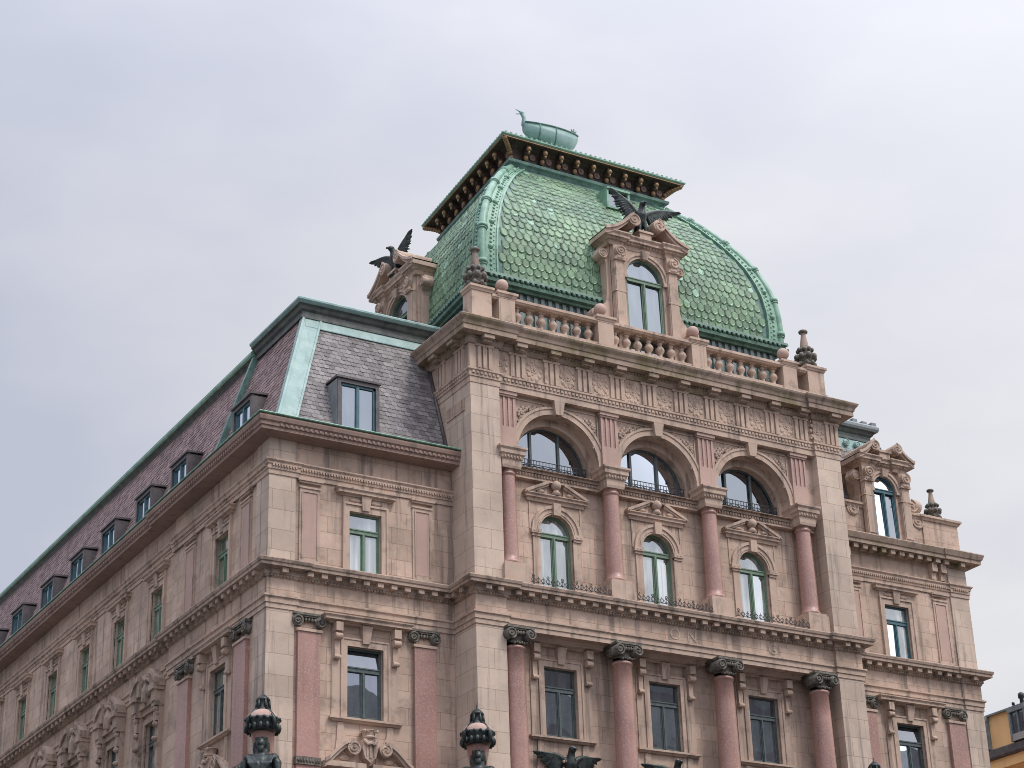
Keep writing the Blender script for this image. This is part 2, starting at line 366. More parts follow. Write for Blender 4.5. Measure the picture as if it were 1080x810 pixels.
def scroll_half(mb, x_out, z_out, x_in, z_in, r, y0, y1, th, sgn, mat=None, bulge=False):
    """one half of a broken scroll pediment: an ogee slab rising from the outer end to a volute"""
    up = []; lo = []; n = 14
    for i in range(n + 1):
        t = i / n; e = math.sin(t * PI / 2) ** 1.3 if bulge else 0.3 * t + 0.7 * t * t
        x = x_out + (x_in - x_out) * t; z = z_out + (z_in + r - z_out) * e
        up.append((x, z)); lo.append((x, z - th * (1 - 0.25 * t)))
    for i in range(n):
        mb.prism([lo[i], lo[i + 1], up[i + 1], up[i]], y0, y1, mat)
        a, b = up[i], up[i + 1]
        mb.prism([(a[0], a[1] - th * 0.3), (b[0], b[1] - th * 0.3), (b[0], b[1] + 0.05), (a[0], a[1] + 0.05)], y0 - 0.07, y0 + 0.02, mat)
    volute(mb, x_in, z_in, r, y0 - 0.05, y1, 1.5, sgn, mat)

def frame_rect(w, h, v, bar=0.06, trans=0.7, depth=0.06, mull=True):
    mb = MB(); a = w / 2
    mb.box(-a, -a + bar, v, v + depth, 0, h).box(a - bar, a, v, v + depth, 0, h).box(-a + bar, a - bar, v, v + depth, h - bar, h).box(-a + bar, a - bar, v, v + depth, 0, bar)
    zt = h * trans
    mb.box(-a + bar, a - bar, v - 0.035, v + depth - 0.02, zt - 0.075, zt + 0.075).box(-a + bar, a - bar, v - 0.06, v - 0.03, zt + 0.03, zt + 0.06)
    if mull:
        mb.box(-0.05, 0.05, v - 0.02, v + depth - 0.015, bar, zt - 0.075).box(-0.022, 0.022, v - 0.045, v - 0.021, bar, zt - 0.075)
        for sx in (-1, 1):
            x0, x1 = (0.05, a - bar) if sx > 0 else (-a + bar, -0.05)
            for p, q in ((x0, x0 + 0.035), (x1 - 0.035, x1)): mb.box(p, q, v + 0.02, v + depth - 0.01, bar, zt - 0.075)
            mb.box(x0 + 0.035, x1 - 0.035, v + 0.02, v + depth - 0.01, bar, bar + 0.05)
    return mb
def pane_rect(w, h, v, trans=0.7, tilt=0.0, up=0.0):
    mb = MB(); a = w / 2 - 0.05; zt = h * trans
    def q(x0, x1, z0, z1, ty, tx): mb.add([(x0, v - ty - tx, z0), (x1, v - ty + tx, z0), (x1, v + ty + tx, z1), (x0, v + ty - tx, z1)], [(0, 1, 2, 3)])
    q(-a, a, zt, h - 0.04, up, 0)
    q(-a, 0, 0.04, zt, tilt, random.uniform(-.004, .004)); q(0, a, 0.04, zt, tilt, random.uniform(-.004, .004))
    return mb
def put(win, parts):
    for mb, name, mat in parts: mb.build(name, mat, win)

def surround_simple(w, h, hood=True):
    """upper-storey architrave with keystone and hood"""
    mb = MB(); a = w / 2; s = 0.2
    for sx in (-1, 1):
        mb.box(sx * a, sx * (a + s), -0.05, 0.02, 0, h + s).box(sx * (a + s - 0.05), sx * (a + s + 0.02), -0.085, 0.02, 0, h + s)
    mb.box(-a, a, -0.05, 0.02, h, h + s).box(-a - s - 0.02, a + s + 0.02, -0.09, 0.02, h + s, h + s + 0.06)
    mb.box(-a - s, a + s, -0.04, 0.02, h + s + 0.06, h + s + 0.26)
    for sx in (-1, 1): mb.sphere((sx * (a + 0.02) * 0.62, -0.05, h + s + 0.15), (0.22, 0.04, 0.06), 8)
    mb.add([(-0.12, -0.1, h + 0.06), (0.12, -0.1, h + 0.06), (0.16, -0.15, h + s + 0.3), (-0.16, -0.15, h + s + 0.3), (-0.12, 0.02, h + 0.06), (0.12, 0.02, h + 0.06), (0.16, 0.02, h + s + 0.3), (-0.16, 0.02, h + s + 0.3)], [(0, 1, 2, 3), (0, 4, 5, 1), (1, 5, 6, 2), (0, 3, 7, 4)])
    if hood:
        e = a + s + 0.17
        mb.mould([(-e + 0.14, 0.02), (-e + 0.14, 0), (e - 0.14, 0), (e - 0.14, 0.02)], [(0, h + 0.46), (0.08, h + 0.46), (0.1, h + 0.5), (0.2, h + 0.52), (0.2, h + 0.6), (0.25, h + 0.64), (0.25, h + 0.68), (0, h + 0.75)])
    return mb
def hood_console(w, h):
    """lower-storey surround: architrave, keystone, scroll consoles, straight hood, sill"""
    mb = MB(); a = w / 2; s = 0.19
    for sx in (-1, 1):
        mb.box(sx * a, sx * (a + s), -0.05, 0.02, -0.02, h + s).box(sx * (a + s - 0.05), sx * (a + s + 0.02), -0.08, 0.02, -0.02, h + s)
        mb.box(sx * (a + s + 0.02), sx * (a + s + 0.3), -0.035, 0.02, -0.02, h + s + 0.3)
        cx = sx * (a + s + 0.17)
        mb.box(cx - 0.11, cx + 0.11, -0.3, 0.0, h + 0.34, h + 0.6).box(cx - 0.09, cx + 0.09, -0.2, 0.0, h + 0.1, h + 0.34).box(cx - 0.08, cx + 0.08, -0.12, 0, h - 0.4, h + 0.1)
        mb.lathe([(0, -0.11), (0.1, -0.11), (0.1, 0.11), (0, 0.11)], seg=12, mat=Matrix.Translation((cx, -0.2, h + 0.2)) @ Matrix.Rotation(PI / 2, 4, 'Y'), smooth=False)
        mb.lathe([(0, -0.1), (0.07, -0.1), (0.07, 0.1), (0, 0.1)], seg=12, mat=Matrix.Translation((cx, -0.12, h - 0.4)) @ Matrix.Rotation(PI / 2, 4, 'Y'), smooth=False)
    mb.box(-a, a, -0.05, 0.02, h, h + s)
    mb.box(-a - s, a + s, -0.075, 0.02, h + s, h + s + 0.05)
    mb.add([(-0.11, -0.12, h + 0.1), (0.11, -0.12, h + 0.1), (0.17, -0.2, h + 0.62), (-0.17, -0.2, h + 0.62), (-0.11, 0.02, h + 0.1), (0.11, 0.02, h + 0.1), (0.17, 0.02, h + 0.62), (-0.17, 0.02, h + 0.62)], [(0, 1, 2, 3), (0, 4, 5, 1), (1, 5, 6, 2), (0, 3, 7, 4)])
    e = a + s + 0.3
    mb.mould([(-e, 0.02), (-e, 0), (e, 0), (e, 0.02)], [(0, h + 0.6), (0.12, h + 0.6), (0.14, h + 0.64), (0.32, h + 0.66), (0.32, h + 0.73), (0.37, h + 0.78), (0.37, h + 0.81), (0, h + 0.86)])
    return mb
def sill_mb(w):
    e = w / 2 + 0.42
    return MB().mould([(-e, 0.02), (-e, 0), (e, 0), (e, 0.02)], [(0, -0.16), (0.07, -0.15), (0.12, -0.1), (0.16, -0.09), (0.16, -0.03), (0, -0.005)])
def apron_mb(w, side):
    mb = MB(); e = w / 2 + 0.3
    for sx in (-1, 1):
        if sx == side: mb.prism([(sx * e, -0.17), (sx * (e - 0.18), -0.17), (sx * (e - 0.22), -0.5), (sx * (e - 0.38), -0.8), (sx * (e - 0.1), -1.15), (sx * (e + 0.08), -1.15), (sx * (e + 0.02), -0.6)], -0.05, 0.02)
    return mb
def add_window(kind, x, y, z, rz, w, h, frame, pane, tilt=None, up=None, label=None):
    """a window of the palace: frame with its panes, surround, hood and sill as sub-parts"""
    t = random.uniform(-.01, .01) if tilt is None else tilt; u = random.uniform(-.01, .015) if up is None else up
    dv = 0.11 if kind == 'upper' else 0.13
    f = frame_rect(w, h, dv).build('window', M[frame], B, (x, y, z), rz, label)
    pane_rect(w, h, dv + 0.035, tilt=t, up=u).build('pane', M[pane], f)
    if kind == 'upper': surround_simple(w, h).build('window_surround', M['trim'], f)
    elif kind == 'lower':
        hood_console(w, h).build('window_surround', M['trim'], f); sill_mb(w).build('sill', M['trim'], f); apron_mb(w, -1).build('apron', M['trim'], f); apron_mb(w, 1).build('apron', M['trim'], f)
    return f

# ---- walls
front_holes_l = [dict(u0=-3.51, u1=-2.45, z0=21.4, z1=23.28, d=0.3), dict(u0=-3.56, u1=-2.4, z0=17.02, z1=19.12, d=0.32)]
mb = MB()
mb.wall(-5.25, 0.0, 0.0, 25.3, D + 0.05, front_holes_l)
MB().box(XL, -5.25, D, D + 0.9, 0.0, 25.3).build('corner_pier', M['pale'], B)
mb.build('wall', M['ashlar'], B, label='narrow front wall left of the domed bay')
mb = MB(); RW = 17.48
mb.wall(W, XR - 0.85, 0.0, 25.2, D + 0.05, [dict(u0=RW - .53, u1=RW + .53, z0=21.4, z1=23.3, d=0.3), dict(u0=RW - .58, u1=RW + .58, z0=17.02, z1=19.12, d=0.32)])
MB().box(XR - 0.85, XR, D, D + 0.9, 0.0, 25.2).build('corner_pier', M['pale'], B)
mb.add([(XR, D + .9, 0), (XR, YB, 0), (XR, YB, 25.2), (XR, D + .9, 25.2)], [(0, 1, 2, 3)])
mb.build('wall', M['ashlar'], B, label='narrow front wall right of the domed bay')
# side front (faces -X): local u = -Y
SX1, SX2 = XL + 0.05, XL + 0.1
side_c = [4.75]; long_c = [10.25, 13.72, 17.2, 20.68, 24.2, 27.7, 31.2, 34.7, 38.2, 41.7]
mb = MB()
mb.wall(-8.75, -(D + 0.9), 0, 25.3, SX1, [dict(u0=-5.27, u1=-4.23, z0=21.4, z1=23.28, d=0.3), dict(u0=-5.33, u1=-4.17, z0=17.02, z1=19.12, d=0.32)])
mb.wall(-YB, -8.75, 0, 25.3, SX2, [dict(u0=-c - .52, u1=-c + .52, z0=21.4, z1=23.28, d=0.3) for c in long_c] + [dict(u0=-c - .52, u1=-c + .52, z0=16.7, z1=18.85, d=0.32) for c in long_c])
mb.build('wall', M['ashlar'], B, rz=SIDE, label='long receding side wall with repeated windows')
mb = MB().add([(XL + .1, YB, 0), (XR, YB, 0), (XR, YB, 25.2), (XL + .1, YB, 25.2)], [(0, 1, 2, 3)]); mb.build('wall', M['ashlar'], B)
# central bay
for x0 in (0, W - 1.03):
    MB().box(x0, x0 + 1.03, 0, 1.6, 0, ZC - 1.35).box(x0, x0 + 1.03, 0, 1.6, ZC, 27.73).box(x0, x0 + 1.03, 0.01, 1.6, ZC - 1.35, ZC).build('pier', M['pale'], B)
for x0 in (0.0, W):
    mb = MB().add([(x0, 1.6, 21), (x0, 11, 21), (x0, 11, 30), (x0, 1.6, 30)], [(0, 1, 2, 3)])
    if not x0: mb.box(-0.03, 0.0, 0.35, 1.5, 26.9, 27.3)
    mb.build('return_wall', M['ashlar'], B)
mb = MB()
mb.wall(1.03, W - 1.03, ZC, 25.3, 0.65, [dict(u0=c - .6, u1=c + .6, z0=21.42, z1=23.45, d=0.26, arch=True) for c in BAY])
mb.wall(1.03, W - 1.03, 0.0, 20.6, 0.75, [dict(u0=c - .58, u1=c + .58, z0=17.02, z1=19.15, d=0.32) for c in BAY])
mb.build('wall', M['ashlar'], B, label='recessed wall between the red columns')
mb = MB()
mb.wall(1.03, W - 1.03, 25.36, 27.8, 0.32, [dict(u0=c - 1.5, u1=c + 1.5, z0=25.37, z1=25.82, d=0.4, arch=True) for c in BAY])
for c in BAY:
    mb.ring(c, 25.72, 1.36, 1.62, 0.70, 1.02); mb.box(c - 1.62, c - 1.36, 0.70, 1.02, 25.36, 25.72).box(c + 1.36, c + 1.62, 0.70, 1.02, 25.36, 25.72)
mb.build('arcade', M['trim'], B, label='three round arches over the red columns')
for c in BAY:
    mb = MB(); mb.ring(c, 25.82, 1.5, 1.74, 0.26, 0.33); mb.ring(c, 25.82, 1.68, 1.76, 0.23, 0.3)
    mb.add([(c - .13, .12, 27.28), (c + .13, .12, 27.28), (c + .2, .08, 27.76), (c - .2, .08, 27.76), (c - .13, .4, 27.28), (c + .13, .4, 27.28), (c + .2, .33, 27.76), (c - .2, .33, 27.76)], [(0, 1, 2, 3), (0, 4, 5, 1), (1, 5, 6, 2), (0, 3, 7, 4)])
    for sx in (-1, 1):
        mb.box(c + sx * .28, c + sx * 1.52, .285, .33, 27.6, 27.64).box(c + sx * 1.5, c + sx * 1.54, .285, .33, 26.3, 27.64)
    mb.build('archivolt', M['trim'], B)
    for sx in (-1, 1):                                               # leafy carving in the spandrels
        mb = MB()
        rosette(mb, c + sx * 1.32, 27.12, .17, .29, 7)
        for k in range(15):
            t = k / 14; x = 1.33 - 1.0 * t; z = 27.28 + .22 * t + .06 * math.sin(k * 2.1)
            mb.sphere((c + sx * x, .3, z), (.075, .045, .06 + .03 * (k % 2)), 6)
        for k in range(7):
            t = k / 6; mb.sphere((c + sx * (1.36 + .06 * math.sin(k * 2)), .3, 26.95 - .5 * t), (.06 * (1 - .5 * t), .04, .06), 6)
        mb.build('spandrel_carving', M['dark'], B)
# lunette windows
for c in BAY:
    zb, r, v = 25.37, 1.36, 0.93; cz = 25.72
    mb = MB(); mb.ring(c, cz, r - .05, r + .01, v + .04, v + .09); mb.box(c - r, c + r, v, v + .1, zb, zb + .08)
    for x in (-.62, .42): mb.box(c + x - .04, c + x + .04, v + .02, v + .09, zb + .08, cz + math.sqrt(max(.1, (r - .09) ** 2 - x * x)) + .03)
    o = mb.build('lunette_window', M['greyfr'], B)
    mb = MB(); pts = [(c - r + .03, zb + .05)] + [(c - (r - .04) * math.cos(PI * i / 24), cz + (r - .04) * math.sin(PI * i / 24)) for i in range(25)] + [(c + r - .03, zb + .05)]
    mb.add([(p[0], v + .06 + .004 * p[0], p[1]) for p in pts], [tuple(range(len(pts)))]); mb.build('pane', M['glasslun'], o)
    mb = MB()
    for z in (25.86, 25.72, 25.6, 25.5): mb.box(c - 1.33, c + 1.33, .78, .80, z - .011, z + .011)
    for i in range(24): mb.box(c - 1.3 + i * .113, c - 1.29 + i * .113, .779, .799, 25.4, 25.86)
    for i in range(9): mb.ring(c - 1.2 + i * .3, 25.62, .06, .078, .775, .795, 0, 2 * PI, 10)
    mb.build('window_railing', M['iron'], B)
# band, impost blocks and pilaster strips
for a, b in [(1.03, COLX[0] - .3)] + [(COLX[i] + .3, COLX[i + 1] - .3) for i in range(3)] + [(COLX[3] + .3, W - 1.03)]:
    mb = MB(); mb.box(a, b, .50, 1.0, 25.04, 25.34); mb.box(a, b, .44, .52, 25.27, 25.36); mb.box(a, b, .46, .52, 25.05, 25.1)
    k = int((b - a) / .11)
    for i in range(k): mb.box(a + (b - a) * (i + .2) / k, a + (b - a) * (i + .75) / k, .455, .51, 25.16, 25.24)
    mb.build('string_course', M['trim'], B)
def capital_ionic(mb, w, mat=None, full=True):
    """Ionic capital, top at z=0, hanging to -0.55; w = abacus width; front at y=-w/2"""
    h = w / 2
    mb.box(-h, h, -h, h * .6, -.07, 0, mat); mb.box(-h * .94, h * .94, -h * .94, h * .6, -.12, -.07, mat)
    for sx in (-1, 1):
        volute(mb, sx * h * .72, -.24, .17, -h * .98, h * .5, 1.5, sx, mat, .032)
        if full: mb.sphere((sx * h * .95, -h * .1, -.3), (.05, .2, .14), 8, mat)
    for i in range(5): mb.sphere((-h * .4 + h * .2 * i, -h * .86, -.2), (.05, .06, .07), 8, mat)
    mb.lathe([(h * .62, -.44), (h * .66, -.40), (h * .62, -.36), (h * .7, -.26), (h * .78, -.14), (h * .78, -.1)], seg=18, mat=mat)
    for i in range(7): mb.sphere((-h * .55 + h * .18 * i, -h * .68, -.47 - .02 * (i % 2)), (.05, .05, .05), 6, mat)
for x in COLX:
    c = empty('column', (x, 0, 0), 0, B)
    mb = MB(); mb.lathe([(.30, 22.0), (.33, 22.02), (.34, 22.07), (.31, 22.12), (.285, 22.14), (.28, 22.3), (.275, 23.0), (.26, 24.0), (.245, 24.85), (.24, 24.9), (.27, 24.92), (.27, 24.97), (.25, 25.0), (.25, 25.1)], (0, .30, 0), 28); mb.build('shaft', M['granite'], c)
    mb = MB(); mb.box(-.42, .42, -.11, .64, ZC, 21.92).box(-.38, .38, -.07, .64, 21.92, 22.0); mb.build('plinth', M['trim'], c)
    mb = MB(); mb.mould([(-.3, .66), (-.3, .02), (.3, .02), (.3, .66)], [(-.3, 25.08), (.02, 25.08), (.04, 25.16), (.04, 25.36), (.08, 25.38), (.1, 25.48), (.15, 25.52), (.15, 25.64), (.2, 25.7), (.2, 25.76), (-.3, 25.78)])
    for k in range(6): mb.box(-.3 + .11 * k, -.25 + .11 * k, -.10, 0.0, 25.4, 25.47)
    mb.build('impost_block', M['trim'], c)
    mb = MB(); mb.box(-.3, .3, .23, .33, 25.78, 27.6); mb.build('strip_panel', M['pink'], c)
    mb = MB()
    for k in range(4): mb.box(-.3 + .177 * k, -.23 + .177 * k, .19, .235, 26.55, 27.55)
    mb.box(-.302, .302, .188, .236, 25.785, 26.55).box(-.36, .36, .12, .32, 27.62, 27.74).box(-.33, .33, .16, .32, 27.56, 27.62)
    mb.build('strip', M['pink'], c)
    for k in range(3): MB().box(-.226 + .177 * k, -.13 + .177 * k, .222, .231, 26.56, 27.5).build('flute', M['granite'], c)
for i, x in enumerate([1.4, 5.2, 9.0, 12.8]):
    c = empty('column', (x, 0, 0), 0, B); c['label'] = 'large lower column of dark red granite'
    mb = MB(); mb.lathe([(.36, 12.0), (.345, 14.5), (.335, 16.5), (.31, 18.5), (.295, 19.3), (.33, 19.32), (.33, 19.38), (.29, 19.42)], (0, .2, 0), 32); mb.build('shaft', M['granite'], c)
    mb = MB(); capital_ionic(mb, .92, T(0, .2, 19.95)); mb.build('capital', M['capital'], c)
    mb = MB(); mb.box(-.5, .5, -.3, .7, 11.2, 12.0); mb.build('plinth', M['trim'], c)
# arched windows of the recessed wall
for i, c in enumerate(BAY):
    h = 2.03; r = .6; v = .14
    mb = frame_rect(1.2, h, v, trans=.975); mb.ring(0, h, r - .075, r, v, v + .09)
    o = mb.build('window', M['green'], B, (c, .65, 21.42), 0, 'round headed window with green frame')
    mb = pane_rect(1.2, h, v + .05, trans=.99, tilt=random.uniform(-.006, .012), up=0)
    pts = [(-(r - .04) * math.cos(PI * k / 20), h + (r - .04) * math.sin(PI * k / 20)) for k in range(21)]
    mb.add([(p[0], v + .05 + (p[1] - h) * .03, p[1]) for p in pts], [tuple(range(21))]); mb.build('pane', M['glass'], o)
    mb = MB(); mb.ring(0, h, r, r + .26, -.06, .02); mb.ring(0, h, r + .2, r + .3, -.1, .0); mb.ring(0, h, r + .06, r + .1, -.08, -.05)
    for sx in (-1, 1):
        mb.box(sx * r, sx * (r + .26), -.05, .02, -.1, h - .12).box(sx * (r - .02), sx * (r + .34), -.13, .02, h - .12, h + .02).box(sx * (r - .0), sx * (r + .3), -.09, .02, h - .2, h - .12)
        mb.sphere((sx * (r + .1), -.1, h - .05), .05, 6).sphere((sx * (r + .24), -.1, h - .05), .05, 6)
        mb.box(sx * (r + .3), sx * (r + .36), -.03, .02, h + .02, h + .98)
    mb.box(-.13, .13, -.17, .02, h + r - .05, h + r + .36)
    mb.build('window_surround', M['trim'], o)
    mb = MB()                                                        # broken pediment with a ball
    z = 24.5 - 21.42
    mb.mould([(-.98, .02), (-.98, 0), (.98, 0), (.98, .02)], [(0, z - .1), (.06, z - .1), (.08, z), (.15, z + .02), (.15, z + .08), (.2, z + .12), (.2, z + .15), (0, z + .18)])
    for sx in (-1, 1):
        for dz, y0 in ((0, -.2), (-.07, -.15)):
            mb.prism([(sx * 1.12, z + .12 + dz), (sx * .28, z + .52 + dz), (sx * .28, z + .62 + dz), (sx * 1.16, z + .2 + dz)], y0, .02)
        mb.prism([(sx * .9, z + .17), (sx * .3, z + .17), (sx * .3, z + .44)], -.06, .02)
        mb.sphere((sx * .55, -.09, z + .26), (.16, .05, .07), 8)
    mb.sphere((0, -.13, z + .5), .17, 12); mb.lathe([(.1, 0), (.16, .06), (.1, .16), (.08, .2)], (0, -.12, z + .16), 12)
    mb.build('pediment', M['trim'], o)
# lower windows of the central bay
for c in BAY:
    add_window('lower', c, .75, 17.02, 0, 1.16, 2.13, 'greyfr', 'glassdk', up=-.012)
add_window('upper', -2.98, D + .05, 21.4, 0, 1.06, 1.88, 'green', 'glass', label='green framed window under the left eaves')
o = add_window('lower', -2.98, D + .05, 17.02, 0, 1.16, 2.1, 'greyfr', 'glassdk', up=.05)
add_window('upper', RW, D + .05, 21.4, 0, 1.06, 1.9, 'teal', 'glass', label='window with bright blue frame')
add_window('lower', RW, D + .05, 17.02, 0, 1.16, 2.1, 'greyfr', 'glassdk', up=.05)
add_window('upper', SX1, 4.75, 21.4, SIDE, 1.04, 1.88, 'green', 'glasssd')
add_window('lower', SX1, 4.75, 17.02, SIDE, 1.16, 2.1, 'greyfr', 'glasssd')
def aedicule(w, h):
    """heavily carved surround with broken segmental pediment and a trophy in the middle"""
    mb = MB(); a = w / 2
    for sx in (-1, 1):
        mb.box(sx * a, sx * (a + .16), -.06, .02, 0, h + .16)
        mb.box(sx * (a + .18), sx * (a + .46), -.16, .02, -.1, h + .3)
        cx = sx * (a + .32)
        mb.box(cx - .17, cx + .17, -.3, .02, h + .28, h + .42).box(cx - .12, cx + .12, -.24, .02, h - .2, h + .1)
        for z, r in ((h + .2, .12), (h - .3, .1), (h - .75, .08)): mb.sphere((cx, -.2, z), (.12, .12, r), 8)
        mb.box(cx - .2, cx + .2, -.42, .02, h + .78, h + .98).box(cx - .16, cx + .16, -.34, .02, h + .42, h + .78)
        n = 8
        for k in range(n):
            t0, t1 = k / n, (k + 1) / n
            f = lambda t: (sx * (a + .56 - .62 * t), h + .98 + .42 * math.sin(t * PI / 2))
            p, q = f(t0), f(t1); mb.prism([p, q, (q[0], q[1] + .17), (p[0], p[1] + .17)], -.4, -.02); mb.prism([(p[0], h + .9), (q[0], h + .9), q, p], -.33, .0)
    mb.box(-a, a, -.06, .02, h, h + .16).box(-a - .5, a + .5, -.1, .02, h + .3, h + .75)
    mb.box(-a - .2, a + .2, -.2, .02, h + .5, h + .7)
    return mb
def trophy(h):
    mb = MB()
    mb.sphere((0, -.22, h + 1.0), (.2, .16, .3), 10).sphere((0, -.3, h + 1.36), (.12, .12, .14), 10).sphere((-.22, -.2, h + .9), (.14, .12, .2), 8).sphere((.22, -.2, h + .92), (.14, .12, .2), 8)
    mb.tube([(-.1, -.3, h + 1.3), (-.26, -.3, h + 1.28), (-.34, -.25, h + 1.05)], [.08, .06, .05], 8).tube([(.1, -.3, h + 1.3), (.24, -.3, h + 1.3), (.36, -.25, h + 1.15)], [.08, .06, .05], 8)
    mb.tube([(-.1, -.2, h + .6), (0, -.2, h + 1.0)], [.18, .2], 8)
    return mb
for c in long_c:
    add_window('upper', SX2, c, 21.4, SIDE, 1.04, 1.88, 'green', 'glasssd')
    f = frame_rect(1.04, 2.15, .13).build('window', M['greyfr'], B, (SX2, c, 16.7), SIDE)
    pane_rect(1.04, 2.15, .18).build('pane', M['glasssd'], f)
    aedicule(1.04, 2.15).build('window_surround', M['dark'], f); trophy(2.15).build('pediment_carving', M['dark'], f, remesh=.035)
# crest pediments below the lower windows of the corner
def crest_ped():
    mb = MB()
    for sx in (-1, 1):
        scroll_half(mb, sx * 1.38, -1.16, sx * .5, -.74, .2, -.24, .02, .2, sx, None, True); mb.prism([(sx * 1.1, -1.14), (sx * .3, -1.14), (sx * .3, -.8), (sx * .75, -.85)], -.04, .02)
        mb.box(sx * 1.36, sx * .1, -.255, .01, -1.31, -1.16); mb.sphere((sx * .7, -.05, -1.0), (.2, .05, .09), 8)
    mb.prism([(-.2, -.45), (.2, -.45), (.24, -.75), (.17, -1.0), (0, -1.14), (-.17, -1.0), (-.24, -.75)], -.3, .02)
    mb.lathe([(.16, 0), (.2, .05), (.17, .1), (.2, .2), (.24, .24), (.2, .26), (0, .3)], (0, -.18, -.45), 14)
    for k in range(5): mb.sphere((-.2 + .1 * k, -.34, -.24), .05, 6)
    mb.tube([(-.2, -.3, -.5), (-.1, -.36, -.62), (0, -.36, -.58), (.1, -.36, -.62), (.2, -.3, -.5)], .05, 6)
    mb.box(-.035, .035, -.33, -.28, -1.0, -.6).box(-.13, -.1, -.325, -.28, -.95, -.6).box(.1, .13, -.325, -.28, -.95, -.6)
    return mb
crest_ped().build('crest_pediment', M['trim'], B, (-2.95, D + .05, 16.84))
crest_ped().build('crest_pediment', M['trim'], B, (RW, D + .05, 16.84))
crest_ped().build('crest_pediment', M['trim'], B, (SX1, 4.75, 16.84), SIDE)
for c in BAY: crest_ped().build('crest_pediment', M['trim'], B, (c, .75, 16.45))

# ---- pilasters
def pilaster(x, y, rz, w, lower=True):
    p = empty('pilaster', (x, y, 0), rz, B)
    if lower:
        MB().box(-w / 2, w / 2, -.13, .02, 11, 19.36).build('shaft', M['granite'], p)
        mb = MB(); capital_ionic(mb, w + .3, T(0, .36, 19.9), False); mb.build('capital', M['capital'], p)
        mb = MB().box(-w / 2 - .04, w / 2 + .04, -.17, .02, 19.34, 19.42); mb.build('collar', M['trim'], p)
        mb = MB().box(-w / 2 - .03, w / 2 + .03, -.18, .02, 15.5, 15.72)
        for k in range(8): mb.sphere((-w / 2 + w * (k + .5) / 8, -.18, 15.61), (.04, .03, .07), 6)
        mb.build('band', M['capital'], p)
    else:
        MB().box(-w / 2, w / 2, -.045, .02, 21.3, 23.78).build('shaft', M['trim'], p)
        mb = MB().box(-w / 2 + .1, w / 2 - .1, -.05, .02, 21.6, 23.62)
        mb.build('panel', M['pink'], p)
        mb = MB()
        for sx in (-1, 1): mb.box(sx * (w / 2 - .1), sx * (w / 2 - .07), -.075, .02, 21.57, 23.65)
        mb.box(-w / 2 + .1, w / 2 - .1, -.075, .02, 23.62, 23.65).box(-w / 2 - .02, w / 2 + .02, -.075, .02, 23.74, 23.8).box(-w / 2 - .03, w / 2 + .03, -.09, .02, 23.9, 23.96).box(-w / 2 - .07, w / 2 + .07, -.13, .02, 23.96, 24.03)
        mb.build('moulding', M['trim'], p)
for x in (-4.8, -1.07, 15.62, 19.52):
    pilaster(x, D + .05, 0, .7, True); pilaster(x, D + .05, 0, .66, False)
for yy in (2.92, 7.28):
    pilaster(SX1, yy, SIDE, .85, True); pilaster(SX1, yy, SIDE, .8, False)

# ---- entablature between the storeys
path_mid = [(SX2, YB), (SX2, 8.75), (XL, 8.75), (XL, D), (-5.2, D), (-5.2, D + .04), (0, D + .04), (0, 0), (1.06, 0), (1.06, .1), (W - 1.06, .1), (W - 1.06, 0), (W, 0), (W, D + .04), (XR - .8, D + .04), (XR - .8, D), (XR, D), (XR, 30)]
mb = MB()
mb.mould(path_mid, [(-.02, 19.93), (.03, 19.93), (.03, 20.08), (.06, 20.08), (.06, 20.23), (.11, 20.26), (.11, 20.31), (.02, 20.33), (-.02, 20.33)])
mb.build('architrave', M['trim'], B)
mb = MB(); mb.mould(path_mid, [(-.02, 20.31), (.012, 20.31), (.012, 20.86), (-.02, 20.86)])
mb.box(1.0, W - 1.0, .12, .85, 19.945, 21.2)
mb.build('frieze', M['ashlar'], B)
mb = MB(); mb.mould(path_mid, [(-.02, 20.84), (.04, 20.84), (.06, 20.9), (.1, 20.93), (.1, 21.08), (.33, 21.1), (.33, 21.19), (.36, 21.21), (.38, 21.29), (.36, 21.32), (-.02, 21.42)])
mb.along(path_mid, .46, lambda p, d, n: mb.obox(p, d, n, .19, .08, .28, 20.95, 21.085), .12)
mb.along(path_mid, .1, lambda p, d, n: mb.obox(p, d, n, .06, .04, .1, 20.86, 20.91), .05)
mb.box(1.0, W - 1.0, .09, .7, 21.25, 21.38)
mb.build('cornice', M['dark'], B, label='dentilled cornice between the two storeys')
# shallow letters left on the frieze
for ch, x, z in (('O', 6.97, 20.4), ('N', 7.62, 20.4), ('G', 10.78, 20.4)):
    cu = bpy.data.curves.new('letter', 'FONT'); cu.body = ch; cu.size = .5; cu.extrude = .012
    tmp = bpy.data.objects.new('letter', cu); COL.objects.link(tmp); bpy.context.view_layer.update()
    me = bpy.data.meshes.new_from_object(tmp.evaluated_get(bpy.context.evaluated_depsgraph_get())); bpy.data.objects.remove(tmp)
    me.materials.append(M['pale']); o = bpy.data.objects.new('frieze_letter', me); COL.objects.link(o); o.parent = B; o.location = (x, .085, z); o.rotation_euler = (PI / 2, 0, 0)
# iron cresting on the cornice
for a, b in ((COLX[0] + .45, COLX[1] - .45), (COLX[1] + .45, COLX[2] - .45), (COLX[2] + .45, COLX[3] - .45)):
    mb = MB(); k = int((b - a) / .17)
    for i in range(k):
        x = a + (b - a) * (i + .5) / k; mb.ring(x, 21.5, .055, .072, -.17, -.155, 0, 2 * PI, 9); mb.box(x - .006, x + .006, -.168, -.157, 21.38, 21.62)
        if i % 3 == 0: mb.ring(x, 21.62, .03, .05, -.17, -.155, 0, 2 * PI, 8)
    mb.box(a, b, -.168, -.158, 21.41, 21.43); mb.build('iron_cresting', M['iron'], B)

